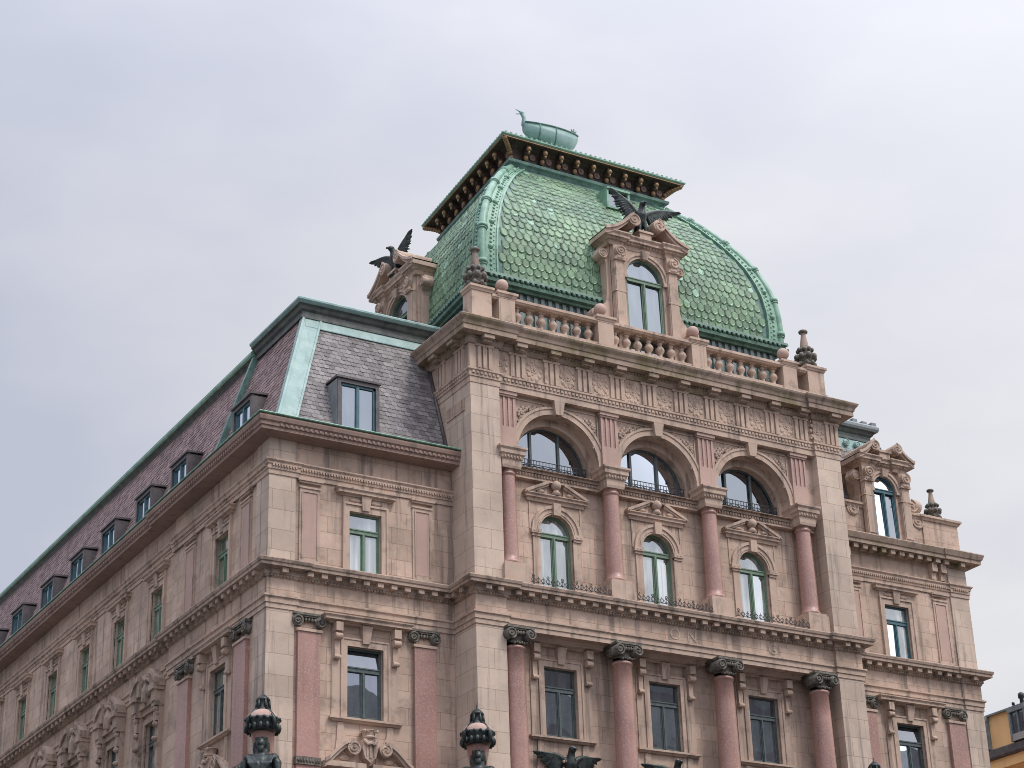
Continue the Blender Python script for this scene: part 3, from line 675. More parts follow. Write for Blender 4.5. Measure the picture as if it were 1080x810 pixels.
# ---- wall strips and eaves of the left wing
path_left = [(SX2, YB), (SX2, 8.75), (XL, 8.75), (XL, D), (-5.2, D), (-5.2, D + .04), (0, D + .04)]
strip_prof = [(-.02, 24.02), (.03, 24.02), (.03, 24.16), (.06, 24.17), (.06, 24.3), (.09, 24.32), (.09, 24.38), (.14, 24.43), (.14, 24.47), (-.02, 24.5)]
mb = MB(); mb.mould(path_left, strip_prof)
mb.along(path_left, .09, lambda p, d, n: mb.obox(p, d, n, .05, .05, .115, 24.25, 24.31), .05)
mb.build('string_course', M['trim'], B)
mb = MB(); mb.mould([(SX2, YB), (SX2, 9.3), (XL, 9.3), (XL, D), (0, D)], [(-.4, 25.16), (.05, 25.16), (.48, 25.2), (.48, 25.3), (.52, 25.32), (.52, 25.42), (.57, 25.46), (.59, 25.56), (.59, 25.6), (-.4, 25.68)])
mb.along([(SX2, YB), (SX2, 9.3), (XL, 9.3), (XL, D), (0, D)], .16, lambda p, d, n: mb.obox(p, d, n, .08, .5, .55, 25.33, 25.41), .05)
mb.build('eaves', M['eave'], B, label='brown deep eaves of the left wing')
mb = MB(); mb.mould([(SX2, YB), (SX2, 9.3), (XL, 9.3), (XL, D), (0, D)], [(.4, 25.66), (.6, 25.655), (.615, 25.68), (.6, 25.705), (.4, 25.71)]); mb.build('gutter', M['rib'], B)

# ---- mansard roofs
def tile_plane(mb, P0, eu, ev, rng_u, length, tw, th, lift=.016, clip=.3):
    """staggered slates: eu along the row, ev up the slope"""
    P0 = Vector(P0); eu = Vector(eu).normalized(); ev = Vector(ev).normalized(); nn = eu.cross(ev).normalized()
    if nn.z < 0: nn = -nn
    rows = int(length / th)
    for j in range(rows + 1):
        v = j * th; u0, u1 = rng_u(v); off = (j % 2) * tw / 2
        k0 = int(math.floor((u0 - off) / tw)); k1 = int(math.ceil((u1 - off) / tw))
        for k in range(k0, k1):
            a = max(u0, off + k * tw); b = min(u1, off + (k + 1) * tw)
            if b - a < tw * .15: continue
            g = .006; l = lift * random.uniform(.7, 1.5); dv = random.uniform(-.008, .008)
            def q(u, w, o): return P0 + eu * u + ev * (v + w) + nn * o
            a += g / 2; b -= g / 2; c = tw * clip * .5
            mb.add([q(a + c, dv, l), q(b - c, dv, l), q(b, c + dv, l), q(b, th * 1.15, .004), q(a, th * 1.15, .004), q(a, c + dv, l), q(a + c, dv, 0), q(b - c, dv, 0), q(b, c + dv, 0), q(a, c + dv, 0)], [(0, 1, 2, 3, 4, 5), (0, 6, 7, 1), (1, 7, 8, 2), (5, 9, 6, 0)])
SL = .341; ZR0, ZR1 = 25.6, 30.3
def roof_y(z): return 1.6 + (z - 26.2) * SL
def roof_x(z): return -5.7 + (z - 26.2) * SL
slen = math.hypot(ZR1 - ZR0, (ZR1 - ZR0) * SL); sv = Vector((0, SL, 1)).normalized()
R = MB()
for y0, y1, dz in ((roof_y(ZR0), YB, 0),):
    R.add([(roof_x(ZR0), roof_y(ZR0), ZR0), (0.4, roof_y(ZR0), ZR0), (0.4, roof_y(ZR1), ZR1), (roof_x(ZR1), roof_y(ZR1), ZR1)], [(0, 1, 2, 3)])
    R.add([(roof_x(ZR0), YB, ZR0), (roof_x(ZR0), roof_y(ZR0), ZR0), (roof_x(ZR1), roof_y(ZR1), ZR1), (roof_x(ZR1), YB, ZR1)], [(0, 1, 2, 3)])
R.add([(roof_x(ZR1) - .05, roof_y(ZR1) - .05, 30.6), (0.9, roof_y(ZR1) - .05, 30.6), (0.9, YB, 30.6), (roof_x(ZR1) - .05, YB, 30.6)], [(0, 1, 2, 3)])
R.add([(roof_x(ZR0), YB, ZR0), (roof_x(ZR1), YB, ZR1), (0.9, YB, ZR1), (0.9, YB, ZR0)], [(0, 1, 2, 3)])
roof = R.build('mansard_roof', M['lead'], B)
mb = MB(); mb.keep = True
tile_plane(mb, (0, roof_y(ZR0), ZR0), (1, 0, 0), (0, SL, 1), lambda v: (roof_x(ZR0) + v * sv.y + .62, 0.55), slen - .1, .2, .17)
mb.build('slate_slope', M['slate'], roof)
YS = 6.6                                                            # where the corner roof steps back
mb = MB(); mb.keep = True
tile_plane(mb, (roof_x(ZR0), 0, ZR0), (0, 1, 0), (SL, 0, 1), lambda v: (roof_y(ZR0) + v * sv.y + .14, YS), slen - .1, .21, .17)
tile_plane(mb, (roof_x(ZR0) + .0, 0, ZR0), (0, 1, 0), (SL, 0, 1), lambda v: (YS, YB), slen - .1, .21, .17)
mb.build('slate_slope', M['redslate'], roof)
def strip_on(mb, P, eu, ev, u0a, u1a, u0b, u1b, length, o0, o1):
    """flat metal strip on a slope from (u0a..u1a) at its foot to (u0b..u1b) at its top"""
    P = Vector(P); eu = Vector(eu).normalized(); ev = Vector(ev).normalized(); nn = eu.cross(ev).normalized(); nn = nn if nn.z > 0 else -nn
    f = lambda u, v, o: tuple(P + eu * u + ev * v + nn * o)
    mb.add([f(u0a, 0, o0), f(u1a, 0, o0), f(u1b, length, o0), f(u0b, length, o0), f(u0a, 0, o1), f(u1a, 0, o1), f(u1b, length, o1), f(u0b, length, o1)], [(4, 5, 6, 7), (0, 4, 7, 3), (1, 2, 6, 5), (0, 1, 5, 4)])
mb = MB(); d = slen * sv.y; xr0 = roof_x(ZR0)
strip_on(mb, (0, roof_y(ZR0), ZR0), (1, 0, 0), (0, SL, 1), xr0 - .03, xr0 + .62, xr0 + d - .03, xr0 + d + .62, slen, -.02, .05)
strip_on(mb, (roof_x(ZR0), 0, ZR0), (0, 1, 0), (SL, 0, 1), roof_y(ZR0) - .02, roof_y(ZR0) + .14, roof_y(ZR0) + d - .02, roof_y(ZR0) + d + .14, slen, -.02, .045)
strip_on(mb, (0, roof_y(ZR0), ZR0), (1, 0, 0), (0, SL, 1), xr0 - .04, xr0 + .03, xr0 + d - .04, xr0 + d + .03, slen, .0, .085)
strip_on(mb, (0, roof_y(ZR0), ZR0), (1, 0, 0), (0, SL, 1), xr0 + .56, xr0 + .63, xr0 + d + .56, xr0 + d + .63, slen, .0, .075)
mb.build('hip_band', M['copper'], roof)
mb = MB()
strip_on(mb, (roof_x(ZR0), 0, ZR0), (0, 1, 0), (SL, 0, 1), YS - .17, YS + .02, YS - .17, YS + .02, slen, -.02, .2)
strip_on(mb, (roof_x(ZR0), 0, ZR0), (0, 1, 0), (SL, 0, 1), YS + .12, YS + .26, YS + .12, YS + .26, slen, -.02, .07)
mb.build('hip_band', M['copperdk'], roof)
pr = [(roof_x(ZR1) + .0, YS), (roof_x(ZR1), roof_y(ZR1)), (0.5, roof_y(ZR1))]
pr2 = [(roof_x(ZR1) + .06, YB), (roof_x(ZR1) + .06, YS)]
mb = MB(); mb.mould(pr[1:], [(-.2, 29.92), (.19, 29.9), (.19, 29.93), (.06, 30.28), (-.2, 30.28)]); mb.build('roof_band', M['copper'], roof)
mb = MB(); mb.mould(pr, [(-.2, 30.26), (.1, 30.26), (.1, 30.36), (.05, 30.38), (.05, 30.5), (.12, 30.56), (.16, 30.66), (.24, 30.7), (-.2, 30.7)])
mb.mould(pr2, [(-.2, 29.96), (.1, 29.96), (.1, 30.1), (.05, 30.12), (.05, 30.26), (.12, 30.36), (.22, 30.45), (-.2, 30.45)])
mb.build('roof_moulding', M['roofdk'], roof)
mb = MB(); mb.mould(pr, [(-.2, 30.7), (.2, 30.72), (.25, 30.77), (.29, 30.81), (.29, 30.87), (.25, 30.91), (-.4, 30.96)])
mb.build('roof_lip', M['copper'], roof)
mb = MB(); mb.mould(pr2, [(-.2, 30.45), (.24, 30.44), (.28, 30.5), (.28, 30.6), (.22, 30.68), (-.4, 30.72)])
mb.build('roof_lip', M['rib'], roof)
mb = MB()
mb.tube([(-.05, roof_y(25.8) - .06, 25.75), (-.05, roof_y(29.4) - .06, 29.4)], .06, 8); mb.build('valley_flashing', M['lead'], roof)
# small roof windows in the slates
def roof_dormer(x, y, rz, w, z0, h, dep):
    o = MB()
    a = w / 2; t = .12
    o.box(-a, -a + t, 0, .1, 0, h).box(a - t, a, 0, .1, 0, h).box(-a + t, a - t, 0, .1, h - .13, h)
    o.add([(-a, .1, 0), (-a, dep, 0), (-a, dep, h), (-a, .1, h)], [(0, 1, 2, 3)])
    o.add([(-a - .05, -.06, h), (a + .05, -.06, h), (a + .05, dep + .1, h + .06), (-a - .05, dep + .1, h + .06), (-a - .05, -.06, h + .07), (a + .05, -.06, h + .07), (a + .05, dep + .1, h + .12), (-a - .05, dep + .1, h + .12)], [(0, 1, 2, 3), (4, 5, 6, 7), (0, 1, 5, 4), (0, 3, 7, 4), (1, 2, 6, 5)])
    d = o.build('roof_dormer', M['lead'], B, (x, y, z0), rz)
    return d
def dormer_inner(d, w, h, dep):
    a = w / 2; t = .12
    f = MB(); f.box(-a + t, -a + t + .06, .06, .14, 0, h - .13).box(a - t - .06, a - t, .06, .14, 0, h - .13).box(-.05, .05, .05, .13, 0, h - .13).box(-a + t, a - t, .06, .14, h - .2, h - .13)
    f.build('dormer_frame', M['teal'], d)
    p = MB(); p.add([(-a + t, .12, 0), (a - t, .12, 0), (a - t, .11, h - .13), (-a + t, .11, h - .13)], [(0, 1, 2, 3)]); p.build('pane', M['glassdorm'], d)
    for x in (a, -a - .004): MB().box(x - .012, x + .004, .03, dep, .02, h - .03).build('cheek', M['zinc'] if d.rotation_euler.z > -1 else M['lead'], d)
dd = roof_dormer(-3.17, 1.34, 0, 1.42, 25.62, 2.0, .95); dormer_inner(dd, 1.42, 2.0, .95)
for c in (4.27, 9.47, 12.75, 16.24, 19.6, 23.0, 26.7, 30.3, 33.8, 37.3, 40.8):
    dd = roof_dormer(-5.77, c, SIDE, 1.5, 25.62, 1.95, .95); dormer_inner(dd, 1.5, 1.95, .95)

# ---- right wing: strip, cornice, attic, roof
path_r = [(W, D + .04), (XR - .8, D + .04), (XR - .8, D), (XR, D), (XR, 30)]
mb = MB(); mb.mould(path_r, strip_prof); mb.along(path_r[:4], .09, lambda p, d, n: mb.obox(p, d, n, .05, .05, .115, 24.25, 24.31), .05); mb.build('string_course', M['trim'], B)
mb = MB(); mb.mould(path_r, [(-.02, 25.08), (.04, 25.08), (.1, 25.16), (.1, 25.24), (.42, 25.25), (.42, 25.38), (.46, 25.4), (.5, 25.5), (.53, 25.58), (.5, 25.62), (-.3, 25.72)])
mb.along(path_r[:4], .42, lambda p, d, n: mb.obox(p, d, n, .2, .08, .36, 25.08, 25.24), .1)
mb.build('cornice', M['moss'], B, label='mossy bracketed cornice of the right wing')
for x in (15.0, 15.4, 19.3, 19.72):
    mb = MB(); mb.box(x - .12, x + .12, D - .2, D + .06, 24.78, 25.1).box(x - .1, x + .1, D - .1, D + .06, 24.5, 24.78)
    mb.build('bracket', M['trim'], B)
mb = MB()
mb.box(W, RW - 1.0, D + .05, D + .5, 25.7, 26.75).box(RW + 1.0, XR - .1, D + .05, D + .5, 25.7, 26.75)
cap_prof = [(-.3, 26.75), (.05, 26.75), (.08, 26.82), (.13, 26.85), (.13, 26.93), (-.3, 26.97)]
mb.mould([(W, D + .05), (RW - 1.0, D + .05)], cap_prof)
mb.mould([(RW + 1.0, D + .05), (XR - 1.75, D + .05), (XR - 1.75, D), (XR - .1, D), (XR - .1, 8)], [(-.3, 26.75), (.05, 26.75), (.08, 26.82), (.13, 26.85), (.13, 26.93), (-.3, 26.97)])
mb.box(XR - 1.75, XR - .1, D, D + .9, 25.7, 26.75); mb.box(XR - .5, XR - .1, D + .9, 8, 25.7, 26.75)
mb.build('attic', M['ashlar'], B)
rx = lambda z: XR - .85 - (z - 26.2) * SL
mb = MB(); mb.add([(W, roof_y(ZR0), ZR0), (rx(ZR0), roof_y(ZR0), ZR0), (rx(ZR1), roof_y(ZR1), ZR1), (W, roof_y(ZR1), ZR1)], [(0, 1, 2, 3)])
mb.add([(rx(ZR0), roof_y(ZR0), ZR0), (rx(ZR0), 30, ZR0), (rx(ZR1), 30, ZR1), (rx(ZR1), roof_y(ZR1), ZR1)], [(0, 1, 2, 3)])
mb.add([(W - .7, roof_y(ZR1), 30.6), (rx(ZR1), roof_y(ZR1), 30.6), (rx(ZR1), 30, 30.6), (W - .7, 30, 30.6)], [(0, 1, 2, 3)])
roof2 = mb.build('mansard_roof', M['lead'], B)
mb = MB(); mb.keep = True
tile_plane(mb, (0, roof_y(ZR0), ZR0), (1, 0, 0), (0, SL, 1), lambda v: (W, rx(ZR0) - v * sv.y - .3), slen - .1, .2, .17); mb.build('slate_slope', M['slate'], roof2)
mb = MB(); xq = rx(ZR0)
strip_on(mb, (0, roof_y(ZR0), ZR0), (1, 0, 0), (0, SL, 1), xq - .3, xq + .03, xq - d - .3, xq - d + .03, slen, -.02, .05); mb.build('hip_band', M['rib'], roof2)
p2 = [(W - .1, roof_y(ZR1)), (rx(ZR1), roof_y(ZR1)), (rx(ZR1), 30)]
mb = MB(); mb.mould(p2, [(-.2, 29.72), (.2, 29.7), (.2, 29.75), (.06, 30.28), (-.2, 30.28)])
for k in range(9): volute(mb, W + .3 + .5 * k, 30.0, .14, roof_y(29.9) - .13, roof_y(29.9) - .06, 1.4, 1 if k % 2 else -1, None, .02)
mb.build('roof_band', M['copper'], roof2)
mb = MB(); mb.mould(p2, [(-.2, 30.26), (.1, 30.26), (.1, 30.36), (.05, 30.38), (.05, 30.5), (.12, 30.56), (.16, 30.66), (.24, 30.7), (-.2, 30.7)]); mb.build('roof_moulding', M['roofdk'], roof2)
mb = MB(); mb.mould(p2, [(-.2, 30.7), (.26, 30.68), (.3, 30.76), (.3, 30.86), (.24, 30.93), (-.4, 31.0)])
for k in range(10): mb.box(W + .1 + k * .45, W + .32 + k * .45, roof_y(ZR1) - .2, roof_y(ZR1) + .1, 30.95, 31.05 + .03 * (k % 2))
mb.build('roof_lip', M['zinc'], roof2)

# ---- stone dormers with scroll pediments
def stone_dormer(loc, rz, hw, h_open, w_open, z_ent, ent, rise, depth, mat, frame, label):
    """local origin on the cornice at the dormer's axis, front at v=0"""
    mb = MB(); a = w_open / 2; r = a
    mb.wall(-hw + .3, hw - .3, 0, z_ent, 0, [dict(u0=-a, u1=a, z0=0, z1=h_open - r, d=.17, arch=True)])
    mb.box(-hw + .3, -hw + .32, 0, depth, 0, z_ent).box(hw - .32, hw - .3, 0, depth, 0, z_ent)
    for sx in (-1, 1):
        c = sx * (a + .34)
        mb.box(c - .2, c + .2, -.14, .02, 0, z_ent).box(c - .17, c + .17, -.17, -.13, .1, h_open - .3)
        mb.box(c - .24, c + .24, -.18, .02, h_open * .62, h_open * .62 + .04)
        volute(mb, c, z_ent - .26, .2, -.3, .0, 1.4, sx, None, .04); mb.sphere((c, -.2, z_ent - .5), (.19, .1, .12), 8); mb.box(c - .22, c + .22, -.24, .02, z_ent - .6, z_ent - .54)
        # side scrolls and wings
        q = z_ent / 4.3; mb.prism([(sx * (hw - .3), 0), (sx * (hw + .5), 0), (sx * (hw + .5), 1.45 * q), (sx * (hw + .42), 1.8 * q), (sx * (hw + .1), 1.9 * q), (sx * (hw - .12), 2.15 * q), (sx * (hw - .2), 2.6 * q), (sx * (hw - .2), z_ent - .6), (sx * (hw + .05), z_ent - .35), (sx * (hw + .02), z_ent - .1), (sx * (hw - .3), z_ent - .1)], .12, .5)
        volute(mb, sx * (hw + .26), 1.6 * q, .26, .06, .5, 1.4, -sx, None, .04); volute(mb, sx * (hw - .08), z_ent - .32, .17, .06, .5, 1.4, sx, None, .03)
        scroll_half(mb, sx * (hw + .04), z_ent + ent, sx * .52, z_ent + ent + rise, .21 * (hw / 1.66) ** .5 + .03, -.34, depth * .8, .2, sx)
        mb.prism([(sx * (hw - .1), z_ent + ent - .02), (sx * .62, z_ent + ent - .02), (sx * .62, z_ent + ent + rise * .75), (sx * .95, z_ent + ent + rise * .5)], .22, depth * .7)
    mb.ring(0, h_open - r, r, r + .16, -.06, .02); mb.ring(0, h_open - r, r + .1, r + .19, -.1, .0)
    for sx in (-1, 1): mb.box(sx * (a - .0), sx * (a + .15), -.1, .02, h_open - r - .14, h_open - r)
    mb.add([(-.1, -.14, h_open - .05), (.1, -.14, h_open - .05), (.16, -.22, z_ent), (-.16, -.22, z_ent), (-.1, .02, h_open - .05), (.1, .02, h_open - .05), (.16, .02, z_ent), (-.16, .02, z_ent)], [(0, 1, 2, 3), (0, 4, 5, 1), (1, 5, 6, 2), (0, 3, 7, 4)])
    b = hw - .22; c0 = .55
    path = [(-b, depth), (-b, -.1), (-b + c0, -.1), (-b + c0, .0), (b - c0, .0), (b - c0, -.1), (b, -.1), (b, depth)]
    z = z_ent
    mb.mould(path, [(-.3, z), (.02, z), (.04, z + ent * .3), (.1, z + ent * .36), (.12, z + ent * .5), (.2, z + ent * .55), (.2, z + ent * .75), (.26, z + ent * .9), (.26, z + ent), (-.3, z + ent + .04)])
    mb.along(path, .13, lambda p, dd, n: mb.obox(p, dd, n, .07, .06, .14, z + ent * .38, z + ent * .5), .06)
    mb.box(-.24, .24, -.25, .3, z + ent, z + ent + .22).box(-.3, .3, -.3, .3, z + ent + .2, z + ent + .28)
    o = mb.build('stone_dormer', M[mat], B, loc, rz, label)
    v = .06; hs = h_open - r
    f = frame_rect(w_open, hs, v, .06, .97); f.ring(0, hs, r - .06, r, v, v + .09); f.build('dormer_frame', M[frame], o)
    p = pane_rect(w_open, hs, v + .05, .99, tilt=.02); pts = [(-(r - .03) * math.cos(PI * k / 20), hs + (r - .03) * math.sin(PI * k / 20)) for k in range(21)]
    p.add([(q[0], v + .05 + (q[1] - hs) * .04, q[1]) for q in pts], [tuple(range(21))]); p.build('pane', M['glassdorm'], o)
    return o
MX = W / 2
stone_dormer((MX, .62, 30.0), 0, 1.66, 4.06, 1.5, 4.3, .46, .58, 1.6, 'trim', 'green', 'front dormer carrying the spread eagle')
stone_dormer((1.12, 6.85, 30.0), SIDE, 1.66, 4.06, 1.5, 4.3, .46, .58, 1.6, 'trim', 'green', 'side dormer of the dome seen edge on')
stone_dormer((RW, D - .05, 25.7), 0, 1.22, 2.4, 1.0, 2.62, .4, .38, 1.4, 'trim', 'teal', 'small stone dormer of the right wing')

# ---- crowning entablature of the domed bay
path_top = [(0, 9), (0, 0), (1.05, 0), (1.05, .1), (W - 1.05, .1), (W - 1.05, 0), (W, 0), (W, 9)]
mb = MB(); mb.mould(path_top, [(-.5, 27.73), (.02, 27.73), (.02, 27.92), (.05, 27.93), (.05, 28.1), (.1, 28.14), (.1, 28.2), (.0, 28.22), (-.5, 28.22)])
mb.along(path_top, .14, lambda p, d, n: mb.obox(p, d, n, .09, .04, .085, 28.02, 28.1), .02)
mb.box(1.0, W - 1.0, .11, .8, 27.735, 29.3)
mb.build('architrave', M['trim'], B)
mb = MB(); mb.mould(path_top, [(-.5, 28.21), (.005, 28.21), (.005, 29.08), (-.5, 29.08)])
def trig(p, d, n):
    for k in (-1, 0, 1): mb.obox(p + d * (.2 * k), d, n, .13, .0, .07, 28.24, 28.98)
    mb.obox(p, d, n, .64, .0, .085, 28.98, 29.06)
tx = [.5 + 1.25 * i + .02 for i in range(12)]
for x in tx: trig(Vector((x, .1 if 1.05 < x < W - 1.05 else 0, 0)), Vector((1, 0, 0)), Vector((0, -1, 0)))
for y in (.55, 1.8, 3.05): trig(Vector((0, y, 0)), Vector((0, 1, 0)), Vector((-1, 0, 0)))
mb.build('frieze', M['trim'], B)
for x in tx[:-1]:
    mb = MB(); cx = x + .625; y = .1 if 1.05 < cx < W - 1.05 else 0
    rosette(mb, cx, 28.63, .14, y + .005, 8)
    for k in range(10):
        a = 2 * PI * k / 10; mb.sphere((cx + .25 * math.cos(a) * 1.0, y, 28.63 + .33 * math.sin(a)), (.07, .035, .08), 6)
    for q in range(22): mb.sphere((cx + random.uniform(-.27, .27), y, 28.63 + random.uniform(-.36, .36)), (random.uniform(.025, .05), .025, random.uniform(.03, .07)), 6)
    mb.build('frieze_carving', M['trim'], B)
mb = MB()
mb.mould(path_top, [(-.3, 29.06), (.06, 29.06), (.1, 29.12), (.13, 29.2), (.13, 29.28), (.44, 29.3), (.44, 29.46), (.47, 29.48), (.5, 29.58), (.58, 29.68), (.6, 29.74), (.58, 29.77), (-.4, 30.04)])
def modil(p, d, n):
    mb.obox(p, d, n, .38, .08, .4, 29.16, 29.285); mb.obox(p, d, n, .32, .08, .28, 29.08, 29.17)
for x in tx: modil(Vector((x, .1 if 1.05 < x < W - 1.05 else 0, 0)), Vector((1, 0, 0)), Vector((0, -1, 0)))
for y in (.55, 1.8, 3.05): modil(Vector((0, y, 0)), Vector((0, 1, 0)), Vector((-1, 0, 0)))
mb.along(path_top, .12, lambda p, d, n: mb.obox(p, d, n, .07, .1, .17, 29.2, 29.26), .02)
mb.build('cornice', M['moss'], B, label='mossy crowning cornice under the balustrade')
mb = MB().box(.2, W - .2, .3, 11, 29.7, 29.96); mb.build('roof_deck', M['zinc'], B)

# ---- balustrade
YP = .15
mb = MB()
mb.box(.95, W - .95, YP + .04, YP + .5, 29.9, 30.24); mb.box(.95, W - .95, YP, YP + .54, 30.12, 30.22)
mb.mould([(.95, YP + .05), (W - .95, YP + .05)], [(-.42, 30.93), (.02, 30.93), (.05, 30.97), (.08, 30.99), (.08, 31.08), (-.42, 31.12)])
bal = mb.build('balustrade', M['trim'], B)
peds = [1.5, 5.26, 9.0, 12.84]
def ped(x, w, capz=31.1):
    q = MB().box(x - w / 2, x + w / 2, YP - .02, YP + .56, 29.92, capz).mould([(x - w / 2, YP + .56), (x - w / 2, YP - .02), (x + w / 2, YP - .02), (x + w / 2, YP + .56), (x - w / 2, YP + .56)], [(-.1, capz - .06), (.03, capz - .06), (.05, capz), (.09, capz + .03), (.09, capz + .11), (-.1, capz + .16)])
    q.box(x - w / 2 - .04, x + w / 2 + .04, YP - .06, YP + .6, 29.9, 30.2)
    q.build('pedestal', M['trim'], bal)
for x in peds: ped(x, .6)
for x in (.57, W - .57): ped(x, .72, 31.12)
ballp = MB(); ballp.lathe([(.14, 0), (.16, .04), (.1, .1), (.09, .16), (.13, .2)], seg=14).sphere((0, 0, .4), .215, 18)
b0 = ballp.build('ball_finial', M['pink'], bal, (peds[0], YP + .27, 31.2))
for x in peds[1:]:
    c = b0.copy(); COL.objects.link(c); c.parent = bal; c.location = (x, YP + .27, 31.2)
bp = MB(); bp.box(-.13, .13, -.13, .13, 0, .06).box(-.12, .12, -.12, .12, .64, .7)
bp.lathe([(.1, .06), (.1, .1), (.07, .14), (.085, .2), (.15, .3), (.16, .36), (.13, .43), (.07, .52), (.065, .55), (.1, .58), (.1, .6), (.08, .64)], seg=14)
bb = None
for a, b in zip(peds[:-1], peds[1:]):
    for i in range(7):
        x = a + .3 + (b - a - .6) * (i + .5) / 7
        if bb is None: bb = bp.build('baluster', M['trim'], bal, (x, YP + .27, 30.23)); continue
        c = bb.copy(); COL.objects.link(c); c.parent = bal; c.location = (x, YP + .27, 30.23); c.rotation_euler = (0, 0, random.choice((0, PI / 2)))
def obelisk(x, y, z, s=1.0):
    o = empty('obelisk_finial', (x, y, z), 0, B); o.scale = (s, s, s)
    mb = MB(); mb.box(-.28, .28, -.28, .28, 0, .12).lathe([(.24, .12), (.32, .2), (.2, .3), (.3, .4), (.34, .52), (.18, .62), (.26, .72), (.24, .82), (.13, .92)], seg=16)
    for k in range(8):
        a = 2 * PI * k / 8
        for r, z, q in ((.3, .2, .08), (.33, .48, .1), (.25, .76, .075)): mb.sphere((r * math.cos(a + z), r * math.sin(a + z), z), (q, q, q * 1.2), 8)
    mb.build('base', M['capital'], o)
    mb = MB().lathe([(.16, .9), (.15, 1.0), (.085, 1.38), (.08, 1.4), (.11, 1.43)], seg=12); mb.build('spire', M['dark'], o)
    mb = MB().lathe([(.08, 1.42), (.16, 1.46), (.17, 1.52), (.12, 1.56), (0, 1.58)], seg=12); mb.build('cap', M['capital'], o)
obelisk(.6, .55, 31.26); obelisk(W - .6, .55, 31.26); obelisk(XR - .85, D + .35, 26.95, .8)
mb = MB(); mb.lathe([(.2, 0), (.22, .08), (.14, .14)], seg=14).sphere((0, 0, .38), .27, 16); volute(mb, -.3, .3, .26, -.2, .2, 1.4, 1, None, .04); mb.build('ball_finial', M['trim'], B, (XR - 1.75, D + .3, 26.95))

# ---- dome
Q = [Vector((3.37, 3.11)), Vector((11.19, 3.11)), Vector((10.57, 10.4)), Vector((3.99, 10.4))]
def offs(k):
    n = 4; ln = []
    for i in range(n):
        a, b = Q[i], Q[(i + 1) % n]; d = (b - a).normalized(); nn = Vector((d.y, -d.x)); ln.append((a + nn * k, d))
    res = []
    for i in range(n):
        (p, r), (q, s) = ln[i - 1], ln[i]; cr = r.x * s.y - r.y * s.x; t = ((q.x - p.x) * s.y - (q.y - p.y) * s.x) / cr; res.append(p + r * t)
    return res
PROF = [(32.25, 1.98), (32.9, 2.0), (33.5, 1.98), (34.1, 1.91), (34.7, 1.77), (35.3, 1.57), (35.9, 1.3), (36.5, .96), (37.0, .64), (37.4, .36), (37.8, .02), (38.15, -.3), (38.42, -.55)]
def prof_at(s):
    """point on the profile at arc length s: (z, k, tangent)"""
    acc = 0
    for (z0, k0), (z1, k1) in zip(PROF[:-1], PROF[1:]):
        l = math.hypot(z1 - z0, k1 - k0)
        if s <= acc + l or (z1, k1) == PROF[-1]:
            t = (s - acc) / l; return z0 + (z1 - z0) * t, k0 + (k1 - k0) * t, Vector((k1 - k0, z1 - z0)).normalized()
        acc += l
PL_ = sum(math.hypot(b[0] - a[0], b[1] - a[1]) for a, b in zip(PROF[:-1], PROF[1:]))
mb = MB()
for i in range(4):
    for (z0, k0), (z1, k1) in zip(PROF[:-1], PROF[1:]):
        a, b = offs(k0), offs(k1); j = (i + 1) % 4
        mb.add([(a[i].x, a[i].y, z0), (a[j].x, a[j].y, z0), (b[j].x, b[j].y, z1), (b[i].x, b[i].y, z1)], [(0, 1, 2, 3)])
w0 = offs(1.83)
for i in range(4):
    j = (i + 1) % 4; mb.add([(w0[i].x, w0[i].y, 29.9), (w0[j].x, w0[j].y, 29.9), (w0[j].x, w0[j].y, 32.3), (w0[i].x, w0[i].y, 32.3)], [(0, 1, 2, 3)])
dome = mb.build('dome', M['copperdk'], B)
mb = MB(); mb.keep = True
TH, TW = .265, .295; rows = int((PL_ - .25) / TH)
for i in range(4):
    j = (i + 1) % 4
    for r in range(rows):
        s = .12 + r * TH
        z, k, tg = prof_at(s); z2, k2, _ = prof_at(s + TH * 1.25); A = offs(k)
        a, b = A[i], A[j]; d = (b - a).normalized(); nn2 = Vector((d.y, -d.x)); ln = (b - a).length; inset = .62
        up = Vector((nn2.x * tg.x, nn2.y * tg.x, tg.y)); no = Vector((nn2.x * tg.y, nn2.y * tg.y, -tg.x)); du = Vector((d.x, d.y, 0))
        nt_ = int((ln - 2 * inset) / TW); off = (r % 2) * .5
        st = inset + (ln - 2 * inset - nt_ * TW) / 2
        for c in range(nt_ - (r % 2)):
            u = st + (c + .5 + off) * TW; o = Vector((a.x, a.y, z)) + du * u; hw = TW * .48; l = .028 * random.uniform(.8, 1.3); h = TH * 1.3
            sh = [(-hw, h), (-hw, TH * .42), (-hw * .72, TH * .13), (0, -TH * .04), (hw * .72, TH * .13), (hw, TH * .42), (hw, h)]
            f = lambda x, y, q: o + du * x + up * y + no * q
            lift = lambda y: l * (1 - .8 * max(0, y) / h)
            outer = [f(x, y, lift(y)) for x, y in sh]; back = [f(x, y, -.01) for x, y in sh]
            scl = lambda q, up_, o_: [f(x * q, TH * up_ + y * (1 - up_ * .8) if y < h else h, lift(y) + o_) for x, y in sh]
            rim = scl(.8, .10, .02); dip = scl(.55, .24, .004)
            mb.add(outer + back + rim + dip, [(q, q + 7, q + 8, q + 1) for q in range(6)] + [(q, q + 1, q + 15, q + 14) for q in range(6)] + [(q + 14, q + 15, q + 22, q + 21) for q in range(6)] + [(21, 22, 23, 24, 25, 26, 27)])
mb.build('copper_scales', M['scale'], dome)
